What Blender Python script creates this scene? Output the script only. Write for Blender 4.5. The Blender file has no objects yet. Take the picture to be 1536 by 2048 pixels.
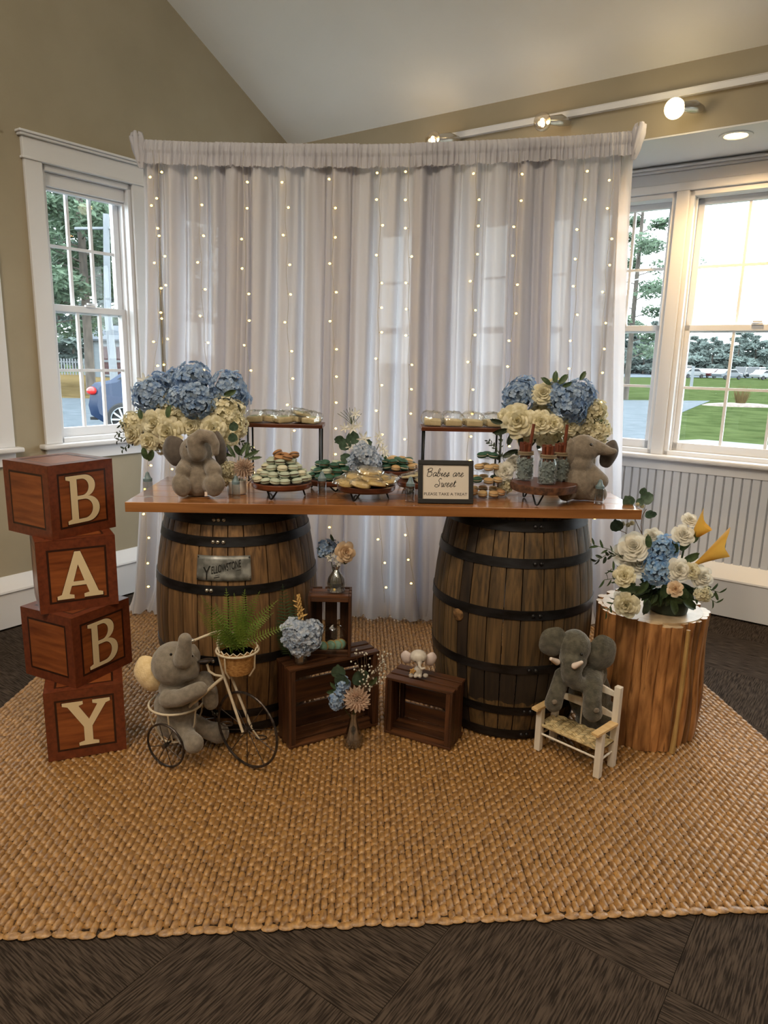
import bpy, bmesh, math, random
import numpy as np
from mathutils import Vector, Matrix, Euler, noise
from math import sin, cos, pi, radians, sqrt, atan2, hypot, tan
random.seed(7)
SC = bpy.context.scene
COL = SC.collection
# ------------------------------------------------------------------ camera
EYE = Vector((0, 0, 1.46)); FPX = 1407.0; PITCH = radians(12.18); ROLL = radians(1.29)
_f = Vector((0, cos(PITCH), -sin(PITCH))); _u0 = Vector((0, sin(PITCH), cos(PITCH))); _r0 = Vector((1, 0, 0))
_r = _r0*cos(ROLL) + _u0*sin(ROLL); _u = _u0*cos(ROLL) - _r0*sin(ROLL)
cd = bpy.data.cameras.new('camera'); cam = bpy.data.objects.new('camera', cd); COL.objects.link(cam)
cd.sensor_fit = 'HORIZONTAL'; cd.sensor_width = 36.0; cd.lens = FPX/1536*36
cd.clip_start = .05; cd.clip_end = 600
mw = Matrix((( _r.x, _u.x, -_f.x, EYE.x), (_r.y, _u.y, -_f.y, EYE.y), (_r.z, _u.z, -_f.z, EYE.z), (0, 0, 0, 1)))
cam.matrix_world = mw; SC.camera = cam
def _ray(x, y): return _r*((x-768)/FPX) - _u*((y-1024)/FPX) + _f
def at(x, y, Y):                                   # point seen at (x, y), at distance Y into the room
    d = _ray(x, y); return EYE + d*(Y/d.y)
def atz(x, y, Z):                                  # same, at height Z
    d = _ray(x, y); return EYE + d*((Z-EYE.z)/d.z)
# ------------------------------------------------------------------ world, lights, exposure
SC.view_settings.view_transform = 'Standard'; SC.view_settings.look = 'None'
SC.view_settings.exposure = 0.0; SC.view_settings.gamma = 1.0; SC.view_settings.use_curve_mapping = False
SC.cycles.max_bounces = 10; SC.cycles.diffuse_bounces = 4; SC.cycles.glossy_bounces = 3
SC.cycles.transmission_bounces = 8; SC.cycles.transparent_max_bounces = 24
SC.cycles.caustics_reflective = False; SC.cycles.caustics_refractive = False
SC.cycles.sample_clamp_indirect = 6
W = bpy.data.worlds.new('overcast_sky'); SC.world = W; W.use_nodes = True
wn = W.node_tree.nodes; wl_ = W.node_tree.links
bg = wn['Background']; bg.inputs['Color'].default_value = (.86, .94, 1.0, 1); bg.inputs['Strength'].default_value = 9.0
A_ = radians(35.76)
DL = Vector((sin(A_), cos(A_), 0)); DR = Vector((cos(A_), -sin(A_), 0))    # along the left wall, along the right wall
LW, RW, HW = -3.78, 4.55, 4.0                     # left wall, window wall, header plane
ROTL = atan2(DL.y, DL.x); ROTR = atan2(DR.y, DR.x)
def lamp(name, kind, loc, power, color, size=.1, rot=None, spot=None, sizey=None):
    l = bpy.data.lights.new(name, kind); o = bpy.data.objects.new(name, l); COL.objects.link(o)
    l.energy = power; l.color = color; o.location = loc
    if kind == 'AREA':
        l.size = size
        if sizey: l.shape = 'RECTANGLE'; l.size_y = sizey
    else: l.shadow_soft_size = size
    if rot is not None: o.rotation_euler = rot
    if spot: l.spot_size = spot; l.spot_blend = .7
    return o
def aim(o, tgt):
    d = Vector(tgt) - o.location; o.rotation_euler = d.to_track_quat('-Z', 'Y').to_euler()
WARM = (1.0, .74, .46); WARM2 = (1.0, .78, .52)
for i, (x, y, z, p) in enumerate(((-1.3, .9, 3.3, 62), (.1, .7, 3.4, 62), (1.3, .4, 3.5, 52), (-2.2, -1.4, 3.6, 40), (1.6, -2.0, 3.6, 40))):
    o = lamp('ceiling_lamp', 'SPOT', (x, y, z), p*.92, WARM, .07, spot=radians(125)); aim(o, (x*.7, y+1.4, 0))
for (x, y, z, p) in ((-1.4, -1.2, 3.9, 60), (1.9, -1.6, 3.9, 30), (-1.7, .5, 3.5, 62)): lamp('ambient_fill', 'POINT', (x, y, z), p*1.2, (1.0, .91, .77), .15)  # unseen point lights, added to brighten the ceiling and walls
for t, s, w, h, z in ((.25, RW, 3.4, 1.5, 1.68), (-2.3, RW, 2.2, 1.4, 1.68)):   # daylight portals in the window openings
    o = lamp('window_portal', 'AREA', DR*t + DL*(s+.02) + Vector((0, 0, z)), 1, (1, 1, 1), w, (radians(90), 0, ROTR), sizey=h); o.rotation_euler = (radians(-90), 0, ROTR)
    o.data.cycles.is_portal = True
for s in (1.5, 2.4, 3.3):
    o = lamp('window_portal', 'AREA', DL*s + DR*(LW-.02) + Vector((0, 0, 1.68)), 1, (1, 1, 1), .6, sizey=1.4); o.rotation_euler = (radians(-90), 0, ROTL)
    o.data.cycles.is_portal = True
# ------------------------------------------------------------------ mesh helpers
def L_(c): return tuple(((v/255)/12.92 if v <= 10 else (((v/255)+.055)/1.055)**2.4) for v in c)
class MB:
    def __init__(s): s.v = []; s.f = []; s.m = []; s.cm = 0
    def add(s, vs, fs, T=None):
        b = len(s.v)
        if T is None: s.v.extend([tuple(p) for p in vs])
        else: s.v.extend([tuple(T @ Vector(p)) for p in vs])
        for f in fs: s.f.append(tuple(i+b for i in f)); s.m.append(s.cm)
        return s
    def box(s, c, d, rz=0, T=None):
        x, y, z = d[0]/2, d[1]/2, d[2]/2
        vs = [Vector((i*x, j*y, k*z)) for k in (-1, 1) for j in (-1, 1) for i in (-1, 1)]
        if rz: R = Matrix.Rotation(rz, 3, 'Z'); vs = [R @ v for v in vs]
        vs = [v+Vector(c) for v in vs]
        return s.add(vs, [(0,2,3,1),(4,5,7,6),(0,1,5,4),(2,6,7,3),(0,4,6,2),(1,3,7,5)], T)
    def bx(s, x0, x1, y0, y1, z0, z1, T=None):
        return s.box(((x0+x1)/2, (y0+y1)/2, (z0+z1)/2), (abs(x1-x0), abs(y1-y0), abs(z1-z0)), 0, T)
    def tube(s, pts, r, n=8, closed=False, caps=True, T=None, flat=1.0):
        P = [Vector(p) for p in pts]; N = len(P)
        rs = r if isinstance(r, (list, tuple)) else [r]*N
        vs = []; fs = []; up = None
        for i in range(N):
            if closed: t = P[(i+1) % N]-P[i-1]
            else: t = P[min(i+1, N-1)]-P[max(i-1, 0)]
            t = t.normalized() if t.length > 1e-9 else Vector((0, 0, 1))
            if up is None:
                up = Vector((0, 0, 1)) if abs(t.z) < .9 else Vector((1, 0, 0))
            a = up - t*up.dot(t)
            if a.length < 1e-6: a = t.orthogonal()
            a.normalize(); b = t.cross(a); up = a
            for k in range(n):
                w = 2*pi*k/n; vs.append(P[i] + (a*cos(w)*flat + b*sin(w))*rs[i])
        M_ = N if closed else N-1
        for i in range(M_):
            for k in range(n):
                j = (i+1) % N
                fs.append((i*n+k, i*n+(k+1) % n, j*n+(k+1) % n, j*n+k))
        if caps and not closed: fs.append(tuple(range(n-1, -1, -1))); fs.append(tuple((N-1)*n+k for k in range(n)))
        return s.add(vs, fs, T)
    def lathe(s, prof, n=24, T=None, wob=None):
        vs = []; fs = []; m = len(prof)
        for i, (r, z) in enumerate(prof):
            for k in range(n):
                w = 2*pi*k/n; rr = r*(wob(w, z) if wob else 1)
                vs.append((rr*cos(w), rr*sin(w), z))
        for i in range(m-1):
            for k in range(n): fs.append((i*n+k, i*n+(k+1) % n, (i+1)*n+(k+1) % n, (i+1)*n+k))
        if prof[0][0] > 1e-5: fs.append(tuple(range(n-1, -1, -1)))
        if prof[-1][0] > 1e-5: fs.append(tuple((m-1)*n+k for k in range(n)))
        return s.add(vs, fs, T)
    def open_lathe(s, prof, n=24, T=None, wob=None):
        l = len(s.f); s.lathe(prof, n, T, wob)
        k = (prof[0][0] > 1e-5)+(prof[-1][0] > 1e-5)
        if k: del s.f[-k:]; del s.m[-k:]
        return s
    def ell(s, c, r, n=14, m=9, R=None, T=None):
        vs = []; fs = []; c = Vector(c); r = Vector(r if hasattr(r, '__len__') else (r, r, r))
        for i in range(m+1):
            p = pi*i/m
            for k in range(n):
                w = 2*pi*k/n; v = Vector((r.x*sin(p)*cos(w), r.y*sin(p)*sin(w), -r.z*cos(p)))
                if R is not None: v = R @ v
                vs.append(c+v)
        for i in range(m):
            for k in range(n): fs.append((i*n+k, i*n+(k+1) % n, (i+1)*n+(k+1) % n, (i+1)*n+k))
        return s.add(vs, fs, T)
    def grid(s, G, T=None, closed=False):
        h = len(G); w = len(G[0]); vs = [p for row in G for p in row]; fs = []
        for i in range(h-1):
            for j in range(w if closed else w-1):
                fs.append((i*w+j, i*w+(j+1) % w, (i+1)*w+(j+1) % w, (i+1)*w+j))
        return s.add(vs, fs, T)
    def prism(s, poly, y0, y1, T=None):            # polygon in XZ, extruded along Y
        n = len(poly); vs = [(p[0], y0, p[1]) for p in poly]+[(p[0], y1, p[1]) for p in poly]
        fs = [tuple(range(n)), tuple(range(2*n-1, n-1, -1))]+[(i, i+n, (i+1) % n+n, (i+1) % n) for i in range(n)]
        return s.add(vs, fs, T)
    def mesh(s, name, mats, smooth=True, ang=40):
        me = bpy.data.meshes.new(name); me.from_pydata(s.v, [], s.f)
        for m in (mats if isinstance(mats, (list, tuple)) else [mats]): me.materials.append(m)
        if any(s.m): me.polygons.foreach_set('material_index', s.m)
        if smooth:
            me.polygons.foreach_set('use_smooth', [True]*len(s.f))
            if ang: me.set_sharp_from_angle(angle=radians(ang))
        me.validate(); me.update(); return me
    def build(s, name, mats, parent=None, smooth=True, ang=40, bevel=0, loc=None, rot=None):
        bm_ = None
        me = s.mesh(name, mats, smooth, ang)
        return obj(name, me, parent, loc, rot, bevel)
def obj(name, me, parent=None, loc=None, rot=None, bevel=0, scale=None):
    o = bpy.data.objects.new(name, me); COL.objects.link(o)
    if parent: o.parent = parent
    if loc is not None: o.location = loc
    if rot is not None: o.rotation_euler = rot
    if scale is not None: o.scale = scale if hasattr(scale, '__len__') else (scale,)*3
    if bevel:
        b = o.modifiers.new('bevel', 'BEVEL'); b.width = bevel; b.segments = 2; b.limit_method = 'ANGLE'; b.angle_limit = radians(40)
    return o
def tag(o, label=None, cat=None, group=None, kind=None):
    if label: o['label'] = label
    if cat: o['category'] = cat
    if group: o['group'] = group
    if kind: o['kind'] = kind
    return o
def thing(name, loc=(0, 0, 0), rz=0, label=None, cat=None, group=None, kind=None, rot=None):
    o = bpy.data.objects.new(name, None); COL.objects.link(o); o.location = loc
    o.rotation_euler = rot if rot is not None else (0, 0, rz); o.empty_display_size = .05
    return tag(o, label, cat, group, kind)
def copy_tree(o, parent=None):
    c = o.copy(); COL.objects.link(c); c.parent = parent
    for ch in list(o.children): copy_tree(ch, c)
    return c
def text_mesh(body, size, mat, extrude=.0006, sx=1.0, shear=0, spacing=1.0):
    cu = bpy.data.curves.new('t', 'FONT'); cu.body = body; cu.size = size; cu.extrude = extrude; cu.shear = shear
    cu.align_x = 'CENTER'; cu.space_character = spacing
    o = bpy.data.objects.new('t', cu); COL.objects.link(o)
    dg = bpy.context.evaluated_depsgraph_get(); me = bpy.data.meshes.new_from_object(o.evaluated_get(dg))
    bpy.data.objects.remove(o); me.materials.clear(); me.materials.append(mat)
    for v in me.vertices: v.co.x *= sx
    return me
def outline_mesh(loops, mat, extrude=.001):
    cu = bpy.data.curves.new('c', 'CURVE'); cu.dimensions = '2D'; cu.fill_mode = 'BOTH'; cu.extrude = extrude
    for lp in loops:
        sp = cu.splines.new('POLY'); sp.points.add(len(lp)-1)
        for i, p in enumerate(lp): sp.points[i].co = (p[0], p[1], 0, 1)
        sp.use_cyclic_u = True
    o = bpy.data.objects.new('c', cu); COL.objects.link(o)
    dg = bpy.context.evaluated_depsgraph_get(); me = bpy.data.meshes.new_from_object(o.evaluated_get(dg))
    bpy.data.objects.remove(o); me.materials.clear(); me.materials.append(mat); return me
def fuse(name, mb, mat, voxel, parent=None, smooth=6, loc=None, rot=None):   # overlapping blobs into one continuous skin
    me = mb.mesh(name, mat, True, None); o = bpy.data.objects.new(name, me); COL.objects.link(o)
    r = o.modifiers.new('r', 'REMESH'); r.mode = 'VOXEL'; r.voxel_size = voxel; r.use_smooth_shade = True
    if smooth: q = o.modifiers.new('s', 'SMOOTH'); q.factor = .6; q.iterations = smooth
    dg = bpy.context.evaluated_depsgraph_get(); m2 = bpy.data.meshes.new_from_object(o.evaluated_get(dg)); m2.name = name
    bpy.data.objects.remove(o); m2.polygons.foreach_set('use_smooth', [True]*len(m2.polygons))
    return obj(name, m2, parent, loc, rot)
# ------------------------------------------------------------------ materials
def nodes(name):
    m = bpy.data.materials.new(name); m.use_nodes = True; nt = m.node_tree
    return m, nt, nt.nodes, nt.links, nt.nodes['Principled BSDF']
def M(name, c1, c2=None, rough=.6, scale=(8, 8, 8), bump=0, bscale=None, metal=0, rnd=0, detail=5, lo=.35, hi=.65,
      sheen=0, spec=.5, coat=0, world=False, alpha=1, trans=0, c3=None, bdist=.002, warp=0):
    m, nt, N, K, P = nodes(name)
    c1 = L_(c1); P.inputs['Roughness'].default_value = rough; P.inputs['Metallic'].default_value = metal
    P.inputs['Specular IOR Level'].default_value = spec
    if sheen: P.inputs['Sheen Weight'].default_value = sheen; P.inputs['Sheen Roughness'].default_value = .5
    if coat: P.inputs['Coat Weight'].default_value = coat; P.inputs['Coat Roughness'].default_value = .12
    if trans: P.inputs['Transmission Weight'].default_value = trans
    P.inputs['Base Color'].default_value = (*c1, 1)
    if world: tc = N.new('ShaderNodeNewGeometry'); src = tc.outputs['Position']
    else: tc = N.new('ShaderNodeTexCoord'); src = tc.outputs['Object']
    oi = N.new('ShaderNodeObjectInfo')
    def vec(sc):
        mp = N.new('ShaderNodeMapping'); mp.inputs['Scale'].default_value = sc
        K.new(src, mp.inputs['Vector'])
        if rnd:
            cx = N.new('ShaderNodeCombineXYZ'); mu = N.new('ShaderNodeMath'); mu.operation = 'MULTIPLY'; mu.inputs[1].default_value = 37
            K.new(oi.outputs['Random'], mu.inputs[0]); K.new(mu.outputs[0], cx.inputs[0]); K.new(mu.outputs[0], cx.inputs[2]); K.new(cx.outputs[0], mp.inputs['Location'])
        return mp.outputs['Vector']
    if c2 is not None:
        nz = N.new('ShaderNodeTexNoise'); nz.inputs['Scale'].default_value = 1; nz.inputs['Detail'].default_value = detail
        nz.inputs['Distortion'].default_value = warp; K.new(vec(scale), nz.inputs['Vector'])
        rp = N.new('ShaderNodeValToRGB'); K.new(nz.outputs['Fac'], rp.inputs['Fac'])
        rp.color_ramp.elements[0].position = lo; rp.color_ramp.elements[0].color = (*c1, 1)
        rp.color_ramp.elements[1].position = hi; rp.color_ramp.elements[1].color = (*L_(c2), 1)
        if c3 is not None:
            e = rp.color_ramp.elements.new(min(.97, hi+.12)); e.color = (*L_(c3), 1)
        out = rp.outputs['Color']
        if rnd:
            hs = N.new('ShaderNodeHueSaturation'); mr = N.new('ShaderNodeMapRange')
            mr.inputs['To Min'].default_value = 1-rnd; mr.inputs['To Max'].default_value = 1+rnd
            K.new(oi.outputs['Random'], mr.inputs['Value']); K.new(mr.outputs['Result'], hs.inputs['Value']); K.new(out, hs.inputs['Color']); out = hs.outputs['Color']
        K.new(out, P.inputs['Base Color'])
    elif rnd:
        hs = N.new('ShaderNodeHueSaturation'); mr = N.new('ShaderNodeMapRange'); hs.inputs['Color'].default_value = (*c1, 1)
        mr.inputs['To Min'].default_value = 1-rnd; mr.inputs['To Max'].default_value = 1+rnd
        K.new(oi.outputs['Random'], mr.inputs['Value']); K.new(mr.outputs['Result'], hs.inputs['Value']); K.new(hs.outputs['Color'], P.inputs['Base Color'])
    if bump:
        nb = N.new('ShaderNodeTexNoise'); nb.inputs['Scale'].default_value = 1; nb.inputs['Detail'].default_value = 4
        K.new(vec(bscale or scale), nb.inputs['Vector']); bp = N.new('ShaderNodeBump')
        bp.inputs['Strength'].default_value = bump; bp.inputs['Distance'].default_value = bdist
        K.new(nb.outputs['Fac'], bp.inputs['Height']); K.new(bp.outputs['Normal'], P.inputs['Normal'])
    return m
def petal_mat(name, c1, c2, tr=.35, rough=.6):      # thin petals and leaves let some light through
    m = M(name, c1, c2, rough, (3.5, 3.5, 3.5), rnd=.08, lo=.36, hi=.64); nt = m.node_tree; N = nt.nodes; K = nt.links; P = N['Principled BSDF']
    t = N.new('ShaderNodeBsdfTranslucent'); x = N.new('ShaderNodeMixShader'); x.inputs[0].default_value = tr
    for l in list(K):
        if l.to_node == P and l.to_socket.name == 'Base Color': K.new(l.from_socket, t.inputs['Color'])
    K.new(P.outputs[0], x.inputs[1]); K.new(t.outputs[0], x.inputs[2]); K.new(x.outputs[0], N['Material Output'].inputs['Surface']); return m
def clear_mat(name, tint=(1, 1, 1), gloss=.12, rough=.02, fres=1.45):   # thin clear sheet: see-through plus a reflection
    m, nt, N, K, P = nodes(name); N.remove(P)
    t = N.new('ShaderNodeBsdfTransparent'); t.inputs[0].default_value = (*tint, 1)
    g = N.new('ShaderNodeBsdfGlossy'); g.inputs['Roughness'].default_value = rough
    f = N.new('ShaderNodeLayerWeight'); f.inputs['Blend'].default_value = .5
    w = N.new('ShaderNodeMath'); w.operation = 'POWER'; w.inputs[1].default_value = 4; K.new(f.outputs['Facing'], w.inputs[0])
    a = N.new('ShaderNodeMath'); a.operation = 'MULTIPLY_ADD'; a.inputs[1].default_value = .55; a.inputs[2].default_value = gloss; a.use_clamp = True
    x = N.new('ShaderNodeMixShader'); K.new(w.outputs[0], a.inputs[0]); K.new(a.outputs[0], x.inputs[0])
    K.new(t.outputs[0], x.inputs[1]); K.new(g.outputs[0], x.inputs[2]); K.new(x.outputs[0], N['Material Output'].inputs['Surface']); return m
def glow_mat(name, col, st):
    m, nt, N, K, P = nodes(name); P.inputs['Base Color'].default_value = (*col, 1)
    P.inputs['Emission Color'].default_value = (*col, 1); P.inputs['Emission Strength'].default_value = st; return m
WALL = M('wall_paint', (158, 147, 124), (164, 153, 130), .75, (3, 3, 3), bump=.15, bscale=(90, 90, 90), world=True)
CEIL = M('ceiling_paint', (238, 238, 234), (242, 242, 238), .8, (2, 2, 2), bump=.35, bscale=(14, 14, 14), world=True, bdist=.004)
TRIM = M('trim_paint', (222, 222, 224), None, .38)
BEAD = M('beadboard_paint', (208, 211, 218), None, .42)
GLASS = clear_mat('window_glass', (.93, .97, .96), .03)
CLEAR = clear_mat('clear_glass', (.97, .98, .98), .06)
CELLO = clear_mat('cellophane', (.97, .97, .95), .16, .12)
BLACKM = M('black_metal', (26, 26, 27), None, .4, metal=.6)
BRONZE = M('hoop_steel', (58, 58, 62), (34, 31, 30), .42, (9, 9, 30), metal=.75, rnd=.1, bump=.2, bscale=(40, 40, 40))
def wood(name, c1, c2, rough=.55, ax=2, f=70, l=3, rnd=.15, bump=.4, **k):
    sc = [f, f, f]; sc[ax] = l
    return M(name, c1, c2, rough, tuple(sc), bump=bump, rnd=rnd, warp=.4, **k)
BARREL1 = wood('oak_warm', (78, 56, 34), (130, 98, 62), .62, rnd=.22, c3=(70, 46, 28))
BARREL2 = wood('oak_aged', (74, 54, 32), (122, 94, 58), .66, rnd=.25, c3=(52, 38, 24))
CHAR = M('charred_oak', (30, 24, 20), (58, 44, 32), .6, (50, 50, 4), bump=.4, rnd=.2)
COUNTER = wood('counter_wood', (124, 80, 44), (156, 106, 62), .22, 0, 26, 2, .16, .1, coat=.35)
CRATE = wood('crate_wood', (54, 30, 16), (92, 56, 30), .5, 0, 60, 4, .3, .3)
CRATEV = wood('crate_wood_upright', (50, 28, 16), (84, 50, 28), .5, 2, 60, 4, .3, .3)
STOOLW = wood('acacia_plate', (70, 34, 18), (98, 50, 26), .35, 0, 50, 5, .1, .2)
LOGW = wood('teak_branch', (112, 72, 40), (176, 126, 78), .4, 2, 42, 7, .42, .8, c3=(64, 34, 20))
LOGTOP = M('teak_cut_face', (176, 150, 116), (206, 184, 152), .38, (14, 14, 14), bump=.4, rnd=.15)
BARK = M('bark', (58, 34, 20), (104, 66, 40), .8, (60, 60, 60), bump=.8)
# ------------------------------------------------------------------ the room
def ceil_z(s): return 2.937 + .528*(4.0-s) if s > -.5 else 2.937 + .528*4.5 - .528*(-.5-s)
def frame_at(mb, name, mat, side, kind='structure', **k):
    o = mb.build(name, mat, None, **k)
    o.location = DR*LW if side == 'L' else DL*RW; o.rotation_euler = (0, 0, ROTL if side == 'L' else ROTR)
    if kind: o['kind'] = kind
    return o
TH = .16
WIN_L = [(3.0, 3.54), (2.13, 2.665), (1.235, 1.77)]; ZL0, ZL1 = .966, 2.42
WIN_R = [(-3.5, -2.72), (-2.6, -1.84), (-1.76, -1.225), (-1.145, -.30), (-.21, .64), (.73, 1.58)]; ZR0, ZR1 = .925, 2.455
# left gable wall with its openings
mb = MB(); xs = -5.2
for (a, b) in sorted(WIN_L): mb.bx(xs, a, 0, TH, -.1, ZL1); mb.bx(a, b, 0, TH, -.1, ZL0); xs = b
mb.bx(xs, RW+.2, 0, TH, -.1, ZL1)
pr = [(-5.2, ZL1), (RW+.2, ZL1), (RW+.2, 2.9), (4.0, 3.0), (-.5, 5.4), (-5.2, 2.95)]
mb.prism(pr, 0, TH)
wall_left = frame_at(mb, 'wall_left', WALL, 'L', smooth=False)
# window wall behind the deep header
mb = MB(); xs = LW-.2
for (a, b) in WIN_R: mb.bx(xs, a, 0, TH, -.1, ZR1); mb.bx(a, b, 0, TH, -.1, ZR0); xs = b
mb.bx(xs, 5.2, 0, TH, -.1, ZR1); mb.bx(LW-.2, 5.2, 0, TH, ZR1, 2.75)
wall_right = frame_at(mb, 'wall_right', TRIM, 'R', smooth=False)
mb = MB().bx(LW, 5.2, HW-RW, 0, 2.612, 3.3)
frame_at(mb, 'wall_header', WALL, 'R', smooth=False)
mb = MB().bx(LW, 5.2, HW-RW+.002, 0, 2.604, 2.614)
frame_at(mb, 'trim_soffit', TRIM, 'R', smooth=False)
# sloped ceiling and the unseen rest of the hall
mb = MB()
for (s0, s1) in ((4.15, -.5), (-.5, -5.2)):
    z0, z1 = ceil_z(s0), ceil_z(s1)
    vs = [DR*t + DL*s + Vector((0, 0, z+d)) for d in (0, .1) for (t, s, z) in ((LW-.1, s0, z0), (5.2, s0, z0), (5.2, s1, z1), (LW-.1, s1, z1))]
    mb.add(vs, [(0,1,2,3),(7,6,5,4),(0,4,5,1),(1,5,6,2),(2,6,7,3),(3,7,4,0)])
tag(mb.build('ceiling', CEIL, smooth=False), kind='structure')
mb = MB().bx(LW, 5.3, -5.3-RW, -5.15-RW, -.1, 3.2); frame_at(mb, 'wall_back', WALL, 'R', smooth=False)
mb = MB().bx(5.15, 5.3, -5.3-RW, .1, -.1, 5.6); frame_at(mb, 'wall_far', WALL, 'R', smooth=False)

def window(side, n, x0, x1, z0, z1, zm, ncol, casing):
    loc = DR*LW if side == 'L' else DL*RW; rz = ROTL if side == 'L' else ROTR
    w = thing('window_%d' % n, loc, rz, kind='structure')
    mb = MB()                                                     # jambs, head, sill inside the opening
    for (a, b) in ((x0, x0+.022), (x1-.022, x1)): mb.bx(a, b, .0, TH, z0, z1)
    mb.bx(x0, x1, 0, TH, z1-.03, z1); mb.bx(x0, x1, 0, TH, z0, z0+.025)
    for (a, b) in ((x0+.022, x0+.032), (x1-.032, x1-.022)): mb.bx(a, b, .045, .06, z0, z1)
    mb.build('window_frame', TRIM, w, smooth=False, bevel=.002)
    for (sz0, sz1, y, up) in ((z0+.025, zm+.022, .062, 0), (zm-.022, z1-.03, .1, 1)):
        a, b = x0+.024, x1-.024; st = .036; mb = MB()
        mb.bx(a, a+st, y, y+.035, sz0, sz1); mb.bx(b-st, b, y, y+.035, sz0, sz1)
        r0 = .05 if not up else .036; r1 = .036
        mb.bx(a, b, y, y+.035, sz0, sz0+r0); mb.bx(a, b, y, y+.035, sz1-r1, sz1)
        s = mb.build('sash', TRIM, w, smooth=False, bevel=.003)
        ia, ib, ja, jb = a+st, b-st, sz0+r0, sz1-r1; cw = (ib-ia)/ncol; jm = (ja+jb)/2
        for k in range(1, ncol): MB().bx(ia+cw*k-.008, ia+cw*k+.008, y+.010, y+.028, ja, jb).build('muntin', TRIM, s, smooth=False)
        MB().bx(ia, ib, y+.011, y+.027, jm-.008, jm+.008).build('muntin', TRIM, s, smooth=False)
        for k in range(ncol):
            for (p, q) in ((ja, jm), (jm, jb)):
                MB().add([(ia+cw*k, y+.018, p), (ia+cw*(k+1), y+.018, p), (ia+cw*(k+1), y+.018, q), (ia+cw*k, y+.018, q)], [(0, 1, 2, 3)]).build('pane', GLASS, s, smooth=False)
    mb = MB().bx((x0+x1)/2-.03, (x0+x1)/2+.03, .05, .068, zm+.018, zm+.03).box(((x0+x1)/2, .052, zm+.036), (.05, .012, .01), .3)
    mb.build('sash_lock', TRIM, w, smooth=False)
    if casing:
        mb = MB(); c = .095
        mb.bx(x0-c, x0, -.02, 0, z0, z1+.005); mb.bx(x1, x1+c, -.02, 0, z0, z1+.005)
        mb.build('casing', TRIM, w, smooth=False, bevel=.003)
        mb = MB().bx(x0-c-.005, x1+c+.005, -.024, 0, z1+.012, z1+.105).bx(x0-c-.012, x1+c+.012, -.03, 0, z1, z1+.013).bx(x0-c-.02, x1+c+.02, -.042, 0, z1+.105, z1+.118).bx(x0-c-.028, x1+c+.028, -.052, 0, z1+.118, z1+.13)
        mb.build('head_casing', TRIM, w, smooth=False, bevel=.003)
        MB().bx(x0-c-.03, x1+c+.03, -.06, .05, z0-.026, z0).build('stool', TRIM, w, smooth=False, bevel=.008)
        MB().bx(x0-c, x1+c, -.018, 0, z0-.10, z0-.026).build('apron', TRIM, w, smooth=False, bevel=.003)
        MB().bx(x0+.022, x1-.022, .03, .09, z1-.10, z1-.03).bx(x0+.022, x1-.022, .045, .085, z1-.115, z1-.1).build('window_shade', TRIM, w, smooth=False, bevel=.006)
    return w
for i, (a, b) in enumerate(WIN_L): window('L', i+1, a, b, ZL0, ZL1, 1.70, 3, True)
for i, (a, b) in enumerate(WIN_R): window('R', i+4, a, b, ZR0, ZR1, 1.685, 2 if i == 2 else 3, False)
# continuous trim of the window wall
mb = MB()
mb.bx(LW, 5, -.012, 0, 2.50, 2.565).bx(LW, 5, -.028, 0, 2.565, 2.58).bx(LW, 5, -.05, 0, 2.58, 2.592).bx(LW, 5, -.02, 0, 2.592, 2.604)
mb.bx(LW, 5, -.022, 0, 2.455, 2.50)
frame_at(mb, 'trim_1', TRIM, 'R', smooth=False, bevel=.004)
mb = MB()
for (a, b) in ((LW, -3.5), (-2.72, -2.6), (-1.84, -1.76), (-1.225, -1.145), (-.30, -.21), (.64, .73), (1.58, 4.9)): mb.bx(a+.004, b-.004, -.02, 0, ZR0, ZR1)
frame_at(mb, 'trim_2', TRIM, 'R', smooth=False, bevel=.004)
mb = MB().bx(LW, 5, -.075, .03, ZR0-.03, ZR0); frame_at(mb, 'trim_3', TRIM, 'R', smooth=False, bevel=.01)
mb = MB().bx(LW, 5, -.022, 0, ZR0-.095, ZR0-.03); frame_at(mb, 'trim_4', TRIM, 'R', smooth=False, bevel=.003)
# beadboard: one board after another
bp = .0492; bm = MB()
prof = [(0, -.004), (.004, -.012), (.0415, -.012), (.0435, -.006), (.0455, -.0115), (.0475, -.006), (.0485, -.002)]
G = [[(p[0], p[1], z) for p in prof] for z in (.30, ZR0-.09)]
bm.grid([g[::-1] for g in G]); bme = bm.mesh('panel_board', BEAD, False)
for k in range(int((4.0-LW)/bp)):
    if k*bp+LW > 1.2: break
    obj('panel_board', bme, wall_right, (LW+k*bp, -.001, 0))
def plinth(side, y, z, zc, name):
    mb = MB(); x0, x1 = (-5, RW) if side == 'L' else (LW, 5)
    pts = [(0, 0), (-y, 0), (-y, z-.008), (-y-.01, z-.004), (-y-.008, z+.006), (-.006, zc), (0, zc)]
    vs = [(x, p[0], p[1]) for x in (x0, x1) for p in pts]; n = len(pts)
    mb.add(vs, [(i, i+n, (i+1) % n+n, (i+1) % n) for i in range(n)]+[tuple(range(n))[::-1], tuple(range(n, 2*n))])
    frame_at(mb, name, TRIM, side, smooth=False)
plinth('L', .054, .2, .272, 'baseboard_left'); plinth('R', .092, .226, .31, 'baseboard_right')
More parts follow.
